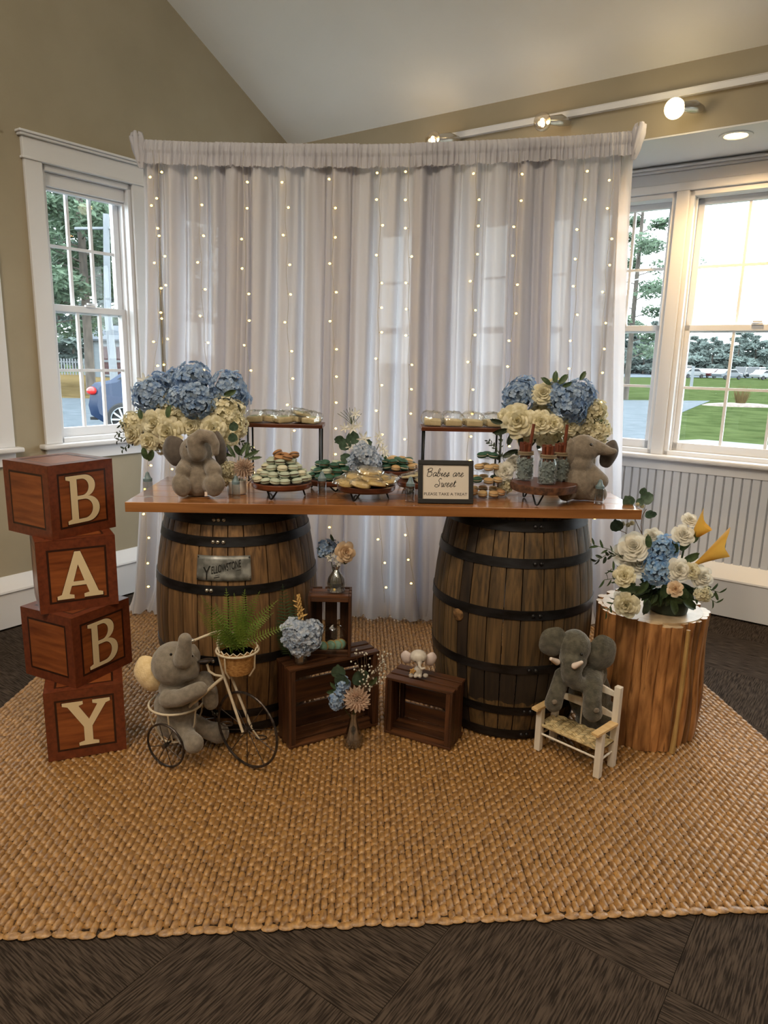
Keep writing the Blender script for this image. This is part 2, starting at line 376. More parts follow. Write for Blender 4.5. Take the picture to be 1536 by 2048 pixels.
# floor: carpet tiles laid quarter-turned
m, nt, N, K, P = nodes('carpet'); CARPET = m
tc = N.new('ShaderNodeTexCoord'); mp = N.new('ShaderNodeMapping'); mp.inputs['Scale'].default_value = (240, 14, 14); K.new(tc.outputs['Object'], mp.inputs['Vector'])
oi = N.new('ShaderNodeObjectInfo'); K.new(oi.outputs['Location'], mp.inputs['Location'])
nz = N.new('ShaderNodeTexNoise'); nz.inputs['Scale'].default_value = 1; nz.inputs['Detail'].default_value = 3; K.new(mp.outputs[0], nz.inputs['Vector'])
rp = N.new('ShaderNodeValToRGB'); K.new(nz.outputs['Fac'], rp.inputs['Fac'])
rp.color_ramp.elements[0].position = .40; rp.color_ramp.elements[0].color = (*L_((40, 33, 28)), 1)
rp.color_ramp.elements[1].position = .60; rp.color_ramp.elements[1].color = (*L_((78, 67, 58)), 1)
K.new(rp.outputs[0], P.inputs['Base Color']); P.inputs['Roughness'].default_value = .95; P.inputs['Specular IOR Level'].default_value = .1
bpn = N.new('ShaderNodeBump'); bpn.inputs['Strength'].default_value = .8; bpn.inputs['Distance'].default_value = .004
K.new(nz.outputs['Fac'], bpn.inputs['Height']); K.new(bpn.outputs[0], P.inputs['Normal'])
FZ = -.012
floor = MB().bx(LW-.2, 5.3, -5.3, RW+.2, -.15, FZ-.006).build('floor', M('floor_slab', (50, 42, 36), None, .9), smooth=False)
floor.rotation_euler = (0, 0, ROTR); tag(floor, kind='structure')
ts = .52; e = .0008
tme = MB().bx(-ts/2+e, ts/2-e, -ts/2+e, ts/2-e, -.006, 0).mesh('carpet_tile', CARPET, False)
for i in range(-8, 9):
    for j in range(-3, 8):
        cx = -.772+ts*(i+.5); cy = 1.05+ts*(j+.5)
        if not (LW+.1 < cx < 4.2) or cy > RW-.1: continue
        w = DR*cx + DL*cy
        if w.y < .5: continue
        if abs(w.x) < 1.15 and 2.0 < w.y < 3.5: continue
        obj('carpet_tile', tme, floor, (cx, cy, FZ), (0, 0, pi/2*((i+j) % 2)))
# ------------------------------------------------------------------ track light on the header, recessed lamp in the soffit
BULB1 = glow_mat('lit_filament', (1.0, .72, .38), 60); BULB2 = glow_mat('lit_bulb', (1.0, .78, .42), 9)
NICKEL = M('satin_nickel', (190, 186, 178), None, .25, metal=.9)
def hp(x, y, off):                                  # point on the header plane, standing off it
    d = _ray(x, y); return EYE + d*((HW-off)/d.dot(DL))
trk = thing('track_light', DL*HW + Vector((0, 0, 2.79)), ROTR, 'long white ceiling-edge track with three round glass bulbs above the right end of the curtain', 'light')
MB().bx(-2.50, 1.2, -.035, 0, -.014, .014).bx(-2.50, 1.2, -.038, -.03, -.017, -.012).bx(-2.50, 1.2, -.038, -.03, .012, .017).build('rail', TRIM, trk, smooth=False, bevel=.002)
for (x, y, hot) in ((866, 279, 0), (1085, 244, 0), (1349, 217, 1)):
    p = hp(x, y, .17); loc = Matrix.Rotation(-ROTR, 4, 'Z') @ (p - trk.location)
    b = MB().tube([(loc.x+.09, -.03, loc.z+.02), (loc.x+.07, -.1, loc.z+.015), (loc.x+.03, -.165, loc.z+.005)], [.018, .03, .02], 14).build('socket', NICKEL, trk)
    if hot:
        MB().ell(loc, .047, 24, 16).build('bulb', BULB2, trk)
    else:
        g = MB().ell(loc, .047, 24, 16).build('bulb', clear_mat('bulb_glass', (.86, .80, .70), .22, .05), trk)
        MB().ell(loc + Vector((0, .005, -.008)), (.011, .011, .016), 12, 8).build('filament', BULB1, g)
    lamp('track_bulb_light', 'POINT', trk.matrix_basis @ (loc + Vector((0, -.06, -.03))), .8 if not hot else 1.2, WARM2, .05)
d = _ray(1472, 270); rc = EYE + d*((2.604-EYE.z)/d.z)
rl = thing('recessed_light', rc, ROTR, 'round recessed downlight glowing in the white soffit over the right window', 'light')
MB().open_lathe([(.052, -.001), (.058, -.006), (.078, -.004), (.08, 0)], 32).build('trim_ring', TRIM, rl)
MB().lathe([(.0, -.001), (.054, -.001)], 32).build('lens', glow_mat('downlight_lens', (1.0, .82, .55), 9), rl)
lamp('downlight', 'SPOT', rc + Vector((0, 0, -.02)), 48, (1, .66, .30), .04, (0, 0, 0), radians(160))
# ------------------------------------------------------------------ braided jute rug
RC = [Vector((-1.60, 1.475, 0)), Vector((1.63, 1.722, 0)), Vector((1.47, 3.98, 0)), Vector((-1.585, 3.98, 0))]
def rugpt(u, v): return RC[0]*(1-u)*(1-v)+RC[1]*u*(1-v)+RC[2]*u*v+RC[3]*(1-u)*v
JUTE = M('jute', (116, 80, 38), (190, 144, 82), .42, (70, 45, 70), bump=1, bscale=(420, 200, 420), world=True, detail=8, lo=.3, hi=.72, spec=.9, bdist=.0012)
JUTE.node_tree.nodes['Principled BSDF'].inputs['Coat Weight'].default_value = .35; JUTE.node_tree.nodes['Principled BSDF'].inputs['Coat Roughness'].default_value = .42
rug = MB().box((0, 0, 0), (.01, .01, .001)); rug = MB()
rug.add([rugpt(u, v)+Vector((0, 0, FZ+z)) for z in (.0005, .004) for (u, v) in ((.004, .008), (.996, .008), (.996, .996), (.004, .996))], [(0,3,2,1),(4,5,6,7),(0,1,5,4),(1,2,6,5),(2,3,7,6),(3,0,4,7)])
rug = rug.build('rug', M('jute_backing', (60, 42, 24), None, .9), smooth=False)
tag(rug, 'large golden brown braided jute rug under the whole display', 'rug')
NC, NR = 158, 62; rs = np.random.RandomState(3)
gu = np.array([-.5, -.34, 0, .34, .5]); gv = np.array([-.455, -.39, -.16, .16, .38, .455])
hu = np.array([.12, .78, 1, .78, .12]); hv = np.array([-.2, .86, 1.05, .98, .80, -.2])
U, V = np.meshgrid(gu, gv); H = np.outer(hv, hu)
fc = [(i*5+j, i*5+j+1, (i+1)*5+j+1, (i+1)*5+j) for i in range(5) for j in range(4)]
vs, fs, n, front = [], [], 0, []
R4 = np.array([list(p) for p in RC])
for c in range(NC):
    tone = rs.uniform(.85, 1.12)
    wv = .0025*np.sin(np.arange(NR+1)*.35+c*1.7)
    for r in range(-1, NR+1):
        cu = (c+.5+rs.uniform(-.05, .05))/NC; cv = (r+.5+(.5 if c % 2 else 0)+rs.uniform(-.05, .05))/NR
        if cv > .998 or cv < 0.004: continue
        sk = rs.uniform(-.12, .12); w = 1.02+rs.uniform(-.08, .1)
        u = cu+(U*w+V*sk)/NC; v = np.clip(cv+(V*(1.0+rs.uniform(-.05, .02))+.10*(1-np.abs(U)*2)**2*np.sign(V))/NR, -.004, 1.0)
        h = .0022+H*.0112*tone*rs.uniform(.88, 1.1)
        P_ = (R4[0][None, None]*((1-u)*(1-v))[..., None]+R4[1]*(u*(1-v))[..., None]+R4[2]*(u*v)[..., None]+R4[3]*((1-u)*v)[..., None]).reshape(-1, 3)
        P_[:, 2] = (FZ+h).reshape(-1)
        if cv < 2.0/NR and len(front) < 300: front.append(P_)
        else: vs.append(P_); fs.append(np.array(fc)+n); n += 30
vs = np.concatenate(vs); fs = np.concatenate(fs)
def np_mesh(name, v, f, mat):
    me = bpy.data.meshes.new(name); me.vertices.add(len(v)); me.vertices.foreach_set('co', v.astype(np.float32).ravel())
    k = f.shape[1]; me.loops.add(f.size); me.loops.foreach_set('vertex_index', f.astype(np.int32).ravel()); me.polygons.add(len(f))
    me.polygons.foreach_set('loop_start', np.arange(len(f), dtype=np.int32)*k); me.polygons.foreach_set('loop_total', np.full(len(f), k, np.int32))
    me.polygons.foreach_set('use_smooth', np.ones(len(f), bool)); me.materials.append(mat); me.update(); me.validate(); return me
tag(obj('rug_weave', np_mesh('rug_weave', vs, fs, JUTE), rug), kind='stuff')
for P_ in front: obj('braid_loop', np_mesh('braid_loop', P_, np.array(fc), JUTE), rug)
mb = MB(); random.seed(5)                            # twisted cord along the front edge
for k in range(84):
    u = (k+.5+random.uniform(-.15, .15))/84; p = rugpt(u, 0); mb.ell((p.x, p.y+.002+random.uniform(-.006, .004), FZ+.0066), (.024, .0135, .0066), 10, 6, Matrix.Rotation(.12+random.uniform(-.15, .15), 3, 'Z'))
tag(mb.build('edge_cord', JUTE, rug), kind='stuff')
# ------------------------------------------------------------------ backdrop: stand, sheer curtains, light strings
def sheer(name, c, tp=.015):
    m, nt, N, K, P = nodes(name); P.inputs['Base Color'].default_value = (*c, 1); P.inputs['Roughness'].default_value = .8; P.inputs['Specular IOR Level'].default_value = .2
    t = N.new('ShaderNodeBsdfTranslucent'); t.inputs[0].default_value = (*c, 1)
    a = N.new('ShaderNodeMixShader'); a.inputs[0].default_value = .42; K.new(P.outputs[0], a.inputs[1]); K.new(t.outputs[0], a.inputs[2])
    tr = N.new('ShaderNodeBsdfTransparent'); b = N.new('ShaderNodeMixShader'); b.inputs[0].default_value = tp
    K.new(a.outputs[0], b.inputs[1]); K.new(tr.outputs[0], b.inputs[2]); K.new(b.outputs[0], N['Material Output'].inputs['Surface']); return m
SHEER = sheer('sheer_voile', (.74, .73, .77))
RODL, RODR = at(285, 293, 3.9), at(1266, 276, 3.9)
def rod(u): p = RODL+(RODR-RODL)*u; return p-Vector((0, 0, .042*4*max(0, min(1, u))*(1-max(0, min(1, u)))))
stand = thing('backdrop_stand', (0, 3.93, FZ), 0, 'thin grey pipe backdrop stand carrying the white sheer curtains', 'backdrop stand')
zl, zr = RODL.z-FZ, RODR.z-FZ
MB().tube([(rod(i/12).x, -.03, rod(i/12).z-FZ-.004) for i in range(13)], .011, 10).build('crossbar', NICKEL, stand)
for x, z in ((RODL.x+.06, zl-.02), (RODR.x-.06, zr-.02)):
    MB().tube([(x, -.03, .03), (x, -.03, z+.01)], .013, 10).build('pole', NICKEL, stand)
    MB().tube([(x-.17, -.03, .012), (x, -.03, .03), (x+.17, -.03, .012)], .011, 8).tube([(x, -.15, .012), (x, -.03, .03), (x, .12, .012)], .011, 8).build('foot', NICKEL, stand)
def lerp(a, b, t): return a+(b-a)*t
rc_ = random.Random(11)
NP = 5; crv = []
for k in range(NP):
    u0, u1 = k/NP-(.045 if k else 0), (k+1)/NP+(.045 if k < NP-1 else 0)
    nu, nv = 150, 46; ph = [rc_.uniform(0, 6.28) for _ in range(6)]; G = []
    for i in range(nv):
        v = i/(nv-1); v = v**.85 if v > 0 else 0; row = []
        for j in range(nu):
            a = j/(nu-1); u = lerp(u0, u1, a)
            top = rod(u) + Vector((0, 0, .004)); xb = lerp(-1.47, 1.42, u); bz = FZ+.016
            x = lerp(top.x, xb, v**1.6); z = lerp(top.z, bz, v)
            gather = math.exp(-v*40); body = 1-gather
            edge = min(1, a*9, (1-a)*9)
            s1 = sin(a*2*pi*5.3+ph[0]+.7*sin(v*2.3+ph[1])); s2 = sin(a*2*pi*11+ph[2]+.5*sin(v*3+ph[3])); s3 = sin(a*2*pi*21+ph[4])
            s1 = math.copysign(abs(s1)**.7, s1); amp = .030+.034*v
            f = (s1*amp + s2*amp*.5*(1-.3*v))*body + s3*.006*(1-.55*v) + (.012*sin(a*2*pi*34+ph[5]))*gather
            x += .012*cos(a*2*pi*5.3+ph[0]+.7*sin(v*2.3+ph[1]))*body*edge
            y = 3.885 + f - (.030 if k % 2 else 0) + .03*v
            if v > .97:                                                   # the hem rests on the rug and spreads toward the room
                q = (v-.97)/.03; y -= .07*q*(1+.6*s1); z = max(FZ+.012, z-.006+.014*q*abs(s2))
            row.append((x, y, z))
        G.append(row)
    ly = [min(g[1] for g in row) for row in G]
    c = MB().grid(G).build('curtain', SHEER, smooth=True, ang=None)
    mods = ('left-hand sheer white curtain panel beside the left window', 'sheer white curtain panel second from the left, behind the left flowers', 'middle sheer white curtain panel, falling between the two barrels', 'sheer white curtain panel second from the right, behind the framed sign', 'right-hand sheer white curtain panel beside the right window')
    tag(c, mods[k], 'curtain', 'sheer white curtain panels of the backdrop')
    # rod pocket heading, doubled and ruched
    G = []; 
    for i in range(14):
        v = i/13; row = []
        for j in range(190):
            a = j/189; u = lerp(u0, u1, a); p = rod(u)
            ru = sin(a*2*pi*27+ph[0])*.6+sin(a*2*pi*41+ph[1])*.4+.3*sin(a*150+v*4)
            z = p.z+.020-v*.112+ru*.003*(1 if v < .15 else 0) - .008*abs(sin(a*19+ph[2]))*(v > .9)
            rad = .020 if .15 < v < .5 else .012
            row.append((p.x, 3.858-rad+ru*(.007+.007*v)-.03*v-(.012 if k % 2 else 0), z))
        G.append(row)
    MB().grid(G).build('rod_pocket', SHEER, c, ang=None)
# knotted ends of the cloth over the poles
for x, p, nm in ((284, RODL, 'left'), (1266, RODR, 'right')):
    mb = MB(); q = Vector((p.x, 3.83, p.z+.02)); sg = -1 if nm == 'left' else 1; G = []
    for i in range(16):
        v = i/15; row = []
        for k in range(30):
            w = 2*pi*k/30; r = (.020+.012*sin(v*pi)**.6)*(1+.26*sin(4*w+v*5)+.16*sin(9*w+v*2)); r *= lerp(1.15, .62, v)
            row.append((q.x+sg*(.010-.022*v)+r*cos(w)*.9, q.y+r*sin(w)*.7, q.z+.030-.17*v+.014*sin(3*w)*(1-v)))
        G.append(row)
    G[0] = [(g[0]*.3+q.x*.7, g[1]*.3+q.y*.7, g[2]-.01) for g in G[0]]
    mb.grid(G, closed=True); tag(mb.build('curtain_tie', SHEER, ang=None), 'bunched end of sheer cloth knotted over the %s end of the curtain rod' % nm, 'curtain tie')
LED = glow_mat('warm_led', (1.0, .58, .10), 12); WIRE = M('light_wire', (176, 170, 160), None, .5)
# strands: (x at top, x at mid, x near table) as seen on the cloth
strands = [((305, 300), (318, 640), (297, 860), (290, 1200)), ((316, 330), (331, 700), (345, 860), (322, 1200)), ((395, 300), (405, 620), (420, 830), (420, 1200)),
 ((487, 300), (492, 640), (500, 860), (505, 1200)), ((569, 300), (577, 700), (583, 860), (585, 1200)), ((664, 300), (667, 700), (664, 1040), (667, 1120)),
 ((761, 300), (757, 640), (760, 1040), (768, 1205)), ((817, 300), (818, 700), (812, 1040), (833, 1205)), ((955, 300), (943, 700), (930, 1040), (925, 1200)), ((1040, 300), (1024, 680), (1005, 1040), (1000, 1200)),
 ((1171, 300), (1148, 640), (1130, 1000), (1120, 1200)), ((1229, 300), (1200, 740), (1185, 1000), (1180, 1200))]
whr = ['at the far left edge of the curtain', 'second from the left edge of the curtain', 'above the left part of the left bouquet', 'above the right part of the left bouquet', 'just left of the middle of the curtain', 'above the ribbed vase on the tall crate',
 'left one of the two ending between the barrels', 'right one of the two ending between the barrels', 'above the framed sign', 'above the right riser shelf', 'above the right bouquet', 'nearest the right edge of the curtain']
bulb_me = MB().tube([(0, 0, 0), (.006, 0, .001), (.013, 0, .002)], [.0014, .0016, .0012], 5).mesh('bulb_stem', WIRE)
led_me = MB().ell((.0165, 0, .0025), (.0068, .005, .005), 8, 6).mesh('bulb', LED)
for si, pts in enumerate(strands):
    P = [at(x, y, 3.77 if y < 1100 else 3.70) for x, y in pts]; P[0] = at(pts[0][0], 300, 3.78)
    P[-1].z = max(P[-1].z, .03); path = []
    L = [0]
    for a, b in zip(P, P[1:]): L.append(L[-1]+(b-a).length)
    def along(d):
        for i in range(len(P)-1):
            if d <= L[i+1] or i == len(P)-2: return lerp(P[i], P[i+1], min(1, (d-L[i])/(L[i+1]-L[i])))
    n = int(L[-1]/.035)
    for i in range(n+1):
        q = along(i*L[-1]/n); path.append(q+Vector((.004*sin(i*.8+si), 0, 0)))
    root = MB().tube(path, .0012, 4).build('light_string', WIRE)
    tag(root, 'string of tiny warm lights '+whr[si], 'string lights', 'light strings hung over the curtain')
    d = .10+.05*rc_.random()
    while d < L[-1]:
        q = along(d); an = rc_.choice((0, pi))+rc_.uniform(-.5, .5)
        stem = obj('bulb_stem', bulb_me, root, q, (0, rc_.uniform(-.3, .3), an)); obj('bulb', led_me, stem)
        d += .135+rc_.uniform(-.012, .012)
# ------------------------------------------------------------------ counter top on two barrels
ty = atan2(2.517-2.451, .943+.924); tl = Vector((-.924, 2.451, 0))
counter = thing('counter_top', (tl.x, tl.y, .91), ty, 'long honey-coloured wooden table top laid across the two barrels', 'table top')
for k in range(5):
    y0 = .0+k*.112
    MB().bx(0, 1.868, y0+(.0004 if k else 0), y0+.1114, 0, .036).build('plank', COUNTER, counter, smooth=False, bevel=.0015)
HZ = {'L': (.872, .792, .613, .335, .10, .03), 'R': (.87, .735, .54, .32, .137, .027)}
def brad(z): return .268+.06*(1-((z-.45)/.45)**2)
def barrel(cx, cy, side, label):
    rb = random.Random(31 if side == 'L' else 12)
    root = thing('barrel', (cx, cy, 0), 0, label, 'barrel', 'whiskey barrels carrying the table top')
    ws = [rb.uniform(.7, 1.35) for _ in range(30)]; tot = sum(ws); a = rb.random()
    for k, w in enumerate(ws):
        da = w/tot*2*pi; g = .0020; G = []
        for i in range(15):
            z = i/14*.895+.003; R_ = brad(z); row = []
            for j in range(5): w_ = a+g/R_+(da-2*g/R_)*j/4; e_ = -.0022 if j in (0, 4) else 0; row.append((cos(w_)*(R_+e_), sin(w_)*(R_+e_), z))
            row.append((cos(a+da-g/R_)*(R_-.02), sin(a+da-g/R_)*(R_-.02), z)); row.insert(0, (cos(a+g/R_)*(R_-.02), sin(a+g/R_)*(R_-.02), z)); G.append(row)
        mb = MB().grid(G, closed=True); n7 = 7; mb.f.append(tuple(range(6, -1, -1))); mb.m.append(0); mb.f.append(tuple(14*7+i for i in range(7))); mb.m.append(0)
        mid = (a+da/2) % (2*pi); dark = side == 'R' and 3.85 < mid < 4.02
        mb.build('stave', CHAR if dark else (BARREL1 if side == 'L' else STAIN), root); a += da
    MB().lathe([(0, .86), (.262, .86), (.262, .875), (0, .875)], 40).build('head', BARREL2, root)
    for zi, z in enumerate(HZ[side]):
        h = .04 if zi in (0, 5) else .036
        pr = [(brad(z-h/2)+.0005, z-h/2), (brad(z-h/2)+.003, z-h/2), (brad(z+h/2)+.003, z+h/2), (brad(z+h/2)+.0005, z+h/2)]
        hp_ = MB().open_lathe(pr+[pr[0]], 72).build('hoop', BRONZE, root, ang=30)
        for q in ((-1.66, -1.60, -1.53) if side == 'L' and zi < 2 else (-1.72, -1.67) if side == 'L' else (-1.50, -1.42)):
            R_ = brad(z)+.003; MB().ell((cos(q)*R_, sin(q)*R_, z), (.0085, .0085, .0085), 10, 6).build('rivet', NICKEL if side == 'L' else BRONZE, hp_)
    return root
STAIN = wood('oak_aged_stained', (60, 46, 28), (106, 82, 50), .66, rnd=.22, c3=(50, 36, 22))
nt = STAIN.node_tree; N = nt.nodes; K = nt.links; P = N['Principled BSDF']            # charred smear low on the belly of the barrel
tc = N.new('ShaderNodeTexCoord'); sp = N.new('ShaderNodeSeparateXYZ'); K.new(tc.outputs['Object'], sp.inputs[0])
nz = N.new('ShaderNodeTexNoise'); nz.inputs['Scale'].default_value = 26; K.new(tc.outputs['Object'], nz.inputs['Vector'])
def mth(op, a, b=None, c=None):
    x = N.new('ShaderNodeMath'); x.operation = op
    for i, q in enumerate((a, b, c)):
        if q is None: continue
        if isinstance(q, (int, float)): x.inputs[i].default_value = q
        else: K.new(q, x.inputs[i])
    return x.outputs[0]
zz = mth('MULTIPLY_ADD', nz.outputs['Fac'], .05, sp.outputs['Z'])
band = mth('MULTIPLY', mth('GREATER_THAN', zz, .195), mth('LESS_THAN', zz, .345))
xb = mth('MULTIPLY', mth('GREATER_THAN', sp.outputs['X'], -.19), mth('LESS_THAN', mth('MULTIPLY_ADD', nz.outputs['Fac'], .06, sp.outputs['X']), .17))
mk = mth('MULTIPLY', mth('MULTIPLY', band, xb), .9)
mx = N.new('ShaderNodeMix'); mx.data_type = 'RGBA'; K.new(mk, mx.inputs[0]); mx.inputs[7].default_value = (*L_((26, 20, 17)), 1)
src = [l.from_socket for l in K if l.to_node == P and l.to_socket.name == 'Base Color'][0]
K.new(src, mx.inputs[6]); K.new(mx.outputs[2], P.inputs['Base Color'])
BLx, BLy, BRx, BRy = -.600, 2.80, .541, 2.81
bl = barrel(BLx, BLy, 'L', 'left oak barrel with black hoops and a grey metal nameplate')
br = barrel(BRx, BRy, 'R', 'right oak barrel with black hoops, a bung and a charred smear, no nameplate')
# bung of the right barrel
q = radians(222); R_ = brad(.42); bm_ = MB().lathe([(0, .006), (.018, .006), (.024, .003), (.026, -.004), (.026, -.008)], 20)
bo = bm_.build('bung', BARREL1, br); bo.location = (cos(q)*R_, sin(q)*R_, .50); bo.rotation_euler = Vector((cos(q), sin(q), 0)).to_track_quat('Z', 'Y').to_euler()
# nameplate, curved to the staves
PLATE = M('plate_steel', (104, 106, 104), (160, 162, 160), .36, (22, 22, 22), metal=.25, lo=.4, hi=.62)
INK = M('black_ink', (22, 22, 22), None, .5); G = []
for i in range(6):
    z = .650+.093*i/5; G.append([(cos(w)*(brad(z)+.006), sin(w)*(brad(z)+.006), z) for w in [(-1.85+.64*j/24) for j in range(25)]])
pl = MB().grid(G).build('nameplate', PLATE, bl); pl.modifiers.new('s', 'SOLIDIFY').thickness = .002
tag(pl, 'grey metal nameplate reading YELLOWSTONE in black')
def wrap_text(me, wc, zc, slope):
    for v in me.vertices:
        x, y, d = v.co.x, v.co.y, v.co.z; R_ = brad(zc)+.0075+d; w = wc+x/.33; z = zc+y+slope*x
        Rr = brad(z)+.0078+d; v.co = (cos(w)*Rr, sin(w)*Rr, z)
def fit(me, w, h, cx, y0):
    xs = [v.co.x for v in me.vertices]; ys = [v.co.y for v in me.vertices]; a, b, c_, d = min(xs), max(xs), min(ys), max(ys)
    for v in me.vertices: v.co.x = (v.co.x-(a+b)/2)/(b-a)*w+cx; v.co.y = (v.co.y-c_)/(d-c_)*h+y0
    return me
big = fit(text_mesh('Y', .05, INK, .0004), .030, .050, -.062, -.014)
wrap_text(big, -1.535, .682, .24); obj('lettering', big, pl)
t1 = fit(text_mesh('ELLOWSTONE', .03, INK, .0006), .112, .028, .013, 0)
wrap_text(t1, -1.535, .686, .24); obj('lettering', t1, pl)
t2 = MB().bx(-.030, .068, -.010, -.0085, 0, .0004).bx(-.034, -.012, -.017, -.0145, 0, .0004).mesh('underline', INK, False); wrap_text(t2, -1.535, .686, .24); obj('underline', t2, pl)
for (w, z) in ((-1.835, .656), (-1.835, .737), (-1.225, .737), (-1.225, .656)): MB().ell((cos(w)*(brad(z)+.008), sin(w)*(brad(z)+.008), z), .0022, 8, 5).build('tack', BLACKM, pl)
# ------------------------------------------------------------------ letter blocks
CARDW = M('printed_wood_panel', (100, 48, 24), (154, 88, 46), .3, (5, 5, 46), lo=.3, hi=.7)
CARDF = M('printed_wood_border', (90, 42, 25), (118, 60, 36), .32, (60, 60, 60), lo=.3, hi=.7)
GROOVE = M('printed_groove', (46, 22, 12), None, .4); CREAM = M('cream_letter', (226, 208, 170), None, .45); LEDGE = M('letter_outline', (62, 26, 12), None, .4)
def arc(cx, cy, rx, ry, a0, a1, n=14): return [(cx+rx*cos(radians(a0+(a1-a0)*i/n)), cy+ry*sin(radians(a0+(a1-a0)*i/n))) for i in range(n+1)]
GLY = {
 'B': [[(0, 0), (0, .07), (.10, .10), (.10, .90), (0, .93), (0, 1), (.46, 1)] + arc(.46, .765, .28, .235, 90, -75) + arc(.50, .275, .33, .275, 75, -90) + [(.5, 0)],
       [(.27, .57), (.27, .92), (.42, .92)] + arc(.40, .745, .17, .175, 90, -90), [(.27, .08), (.27, .49), (.44, .49)] + arc(.44, .285, .21, .205, 90, -90)],
 'A': [[(-.04, 0), (-.04, .075), (.05, .10), (.37, 1), (.49, 1), (.83, .10), (.92, .075), (.92, 0), (.52, 0), (.52, .075), (.63, .10), (.575, .27), (.27, .27), (.21, .10), (.31, .075), (.31, 0)],
       [(.31, .36), (.54, .36), (.425, .72)]],
 'Y': [[(.25, 0), (.25, .07), (.37, .10), (.37, .42), (.06, .90), (-.05, .93), (-.05, 1), (.38, 1), (.38, .93), (.29, .90), (.49, .58), (.68, .90), (.58, .93), (.58, 1), (.95, 1), (.95, .93), (.86, .90), (.55, .42), (.55, .10), (.67, .07), (.67, 0)]]}
S_ = .268
def face_parts(root, M4, glyph=None, h=.176):
    s = S_/2; fw = .033
    mb = MB()
    fr = [(-s, -s), (s, -s), (s, s), (-s, s)]; inn = [(-s+fw, -s+fw), (s-fw, -s+fw), (s-fw, s-fw), (-s+fw, s-fw)]
    for i in range(4):
        j = (i+1) % 4; mb.add([(fr[i][0]*.999, fr[i][1]*.999, .0006), (fr[j][0]*.999, fr[j][1]*.999, .0006), (inn[j][0], inn[j][1], .0006), (inn[i][0], inn[i][1], .0006)], [(0, 1, 2, 3)], M4)
    mb.build('border', CARDF, root, smooth=False)
    mb = MB(); g = .0075
    in2 = [(p[0]-math.copysign(g, p[0]), p[1]-math.copysign(g, p[1])) for p in inn]
    for i in range(4):
        j = (i+1) % 4; mb.add([(inn[i][0], inn[i][1], .0005), (inn[j][0], inn[j][1], .0005), (in2[j][0], in2[j][1], .0005), (in2[i][0], in2[i][1], .0005)], [(0, 1, 2, 3)], M4)
    mb.build('groove_line', GROOVE, root, smooth=False)
    if glyph:
        for mt, off, ex, grow in ((LEDGE, .0008, .0003, 1.045), (CREAM, .0014, .0004, 1.0)):
            lps = []
            for li, lp in enumerate(GLY[glyph]):
                cx = sum(p[0] for p in lp)/len(lp); cy = sum(p[1] for p in lp)/len(lp); gg = grow if li == 0 else 2-grow
                if grow > 1: gg = 1+(grow-1)*(1 if li == 0 else -1.4)
                lps.append([((.44+(p[0]-.44)*gg if li == 0 else cx+(p[0]-cx)*gg)-.42, (.5+(p[1]-.5)*gg if li == 0 else cy+(p[1]-cy)*gg)-.5) for p in lp])
            lps = [[(p[0]*h*.92, p[1]*h) for p in l] for l in lps]
            me = outline_mesh(lps, mt, ex); me.transform(M4 @ Matrix.Translation((0, 0, off)))
            obj('letter' if mt == CREAM else 'letter_outline', me, root)
def letter_block(px, py, ang, z, glyph, right, label):     # (px, py): near left corner of the lettered face, ang: its direction
    root = thing('letter_block', (0, 0, 0), 0, label, 'letter block', 'BABY letter blocks stacked in a tower')
    ex = Vector((cos(ang), sin(ang), 0)); ey = Vector((-sin(ang), cos(ang), 0))
    c = Vector((px, py, z))+ex*S_/2+ey*S_/2; root.location = c; root.rotation_euler = (0, 0, ang)
    MB().bx(-S_/2, S_/2, -S_/2, S_/2, 0.0005, S_-.0005).build('box', CARDW, root, smooth=False)
    up = Matrix.Translation((0, 0, S_/2))
    face_parts(root, up @ Matrix.Rotation(pi/2, 4, 'X') @ Matrix.Translation((0, 0, S_/2)), glyph)
    face_parts(root, up @ Matrix.Rotation(-pi/2, 4, 'Z') @ Matrix.Rotation(pi/2, 4, 'X') @ Matrix.Translation((0, 0, S_/2)))
    face_parts(root, up @ Matrix.Translation((0, 0, S_/2)))
letter_block(-1.202, 2.31, radians(21.7), 0, 'Y', 0, 'bottom wood-print block of the tower, with the cream letter Y')
letter_block(-1.103, 2.358, radians(64), .268, 'B', 0, 'wood-print block with a cream letter B, turned sideways, second from the bottom')
letter_block(-1.228, 2.393, radians(30.3), .536, 'A', 0, 'wood-print block with the cream letter A, third from the bottom')
letter_block(-1.178, 2.425, radians(59), .804, 'B', 0, 'top wood-print block of the tower, with a cream letter B and its lid in view')
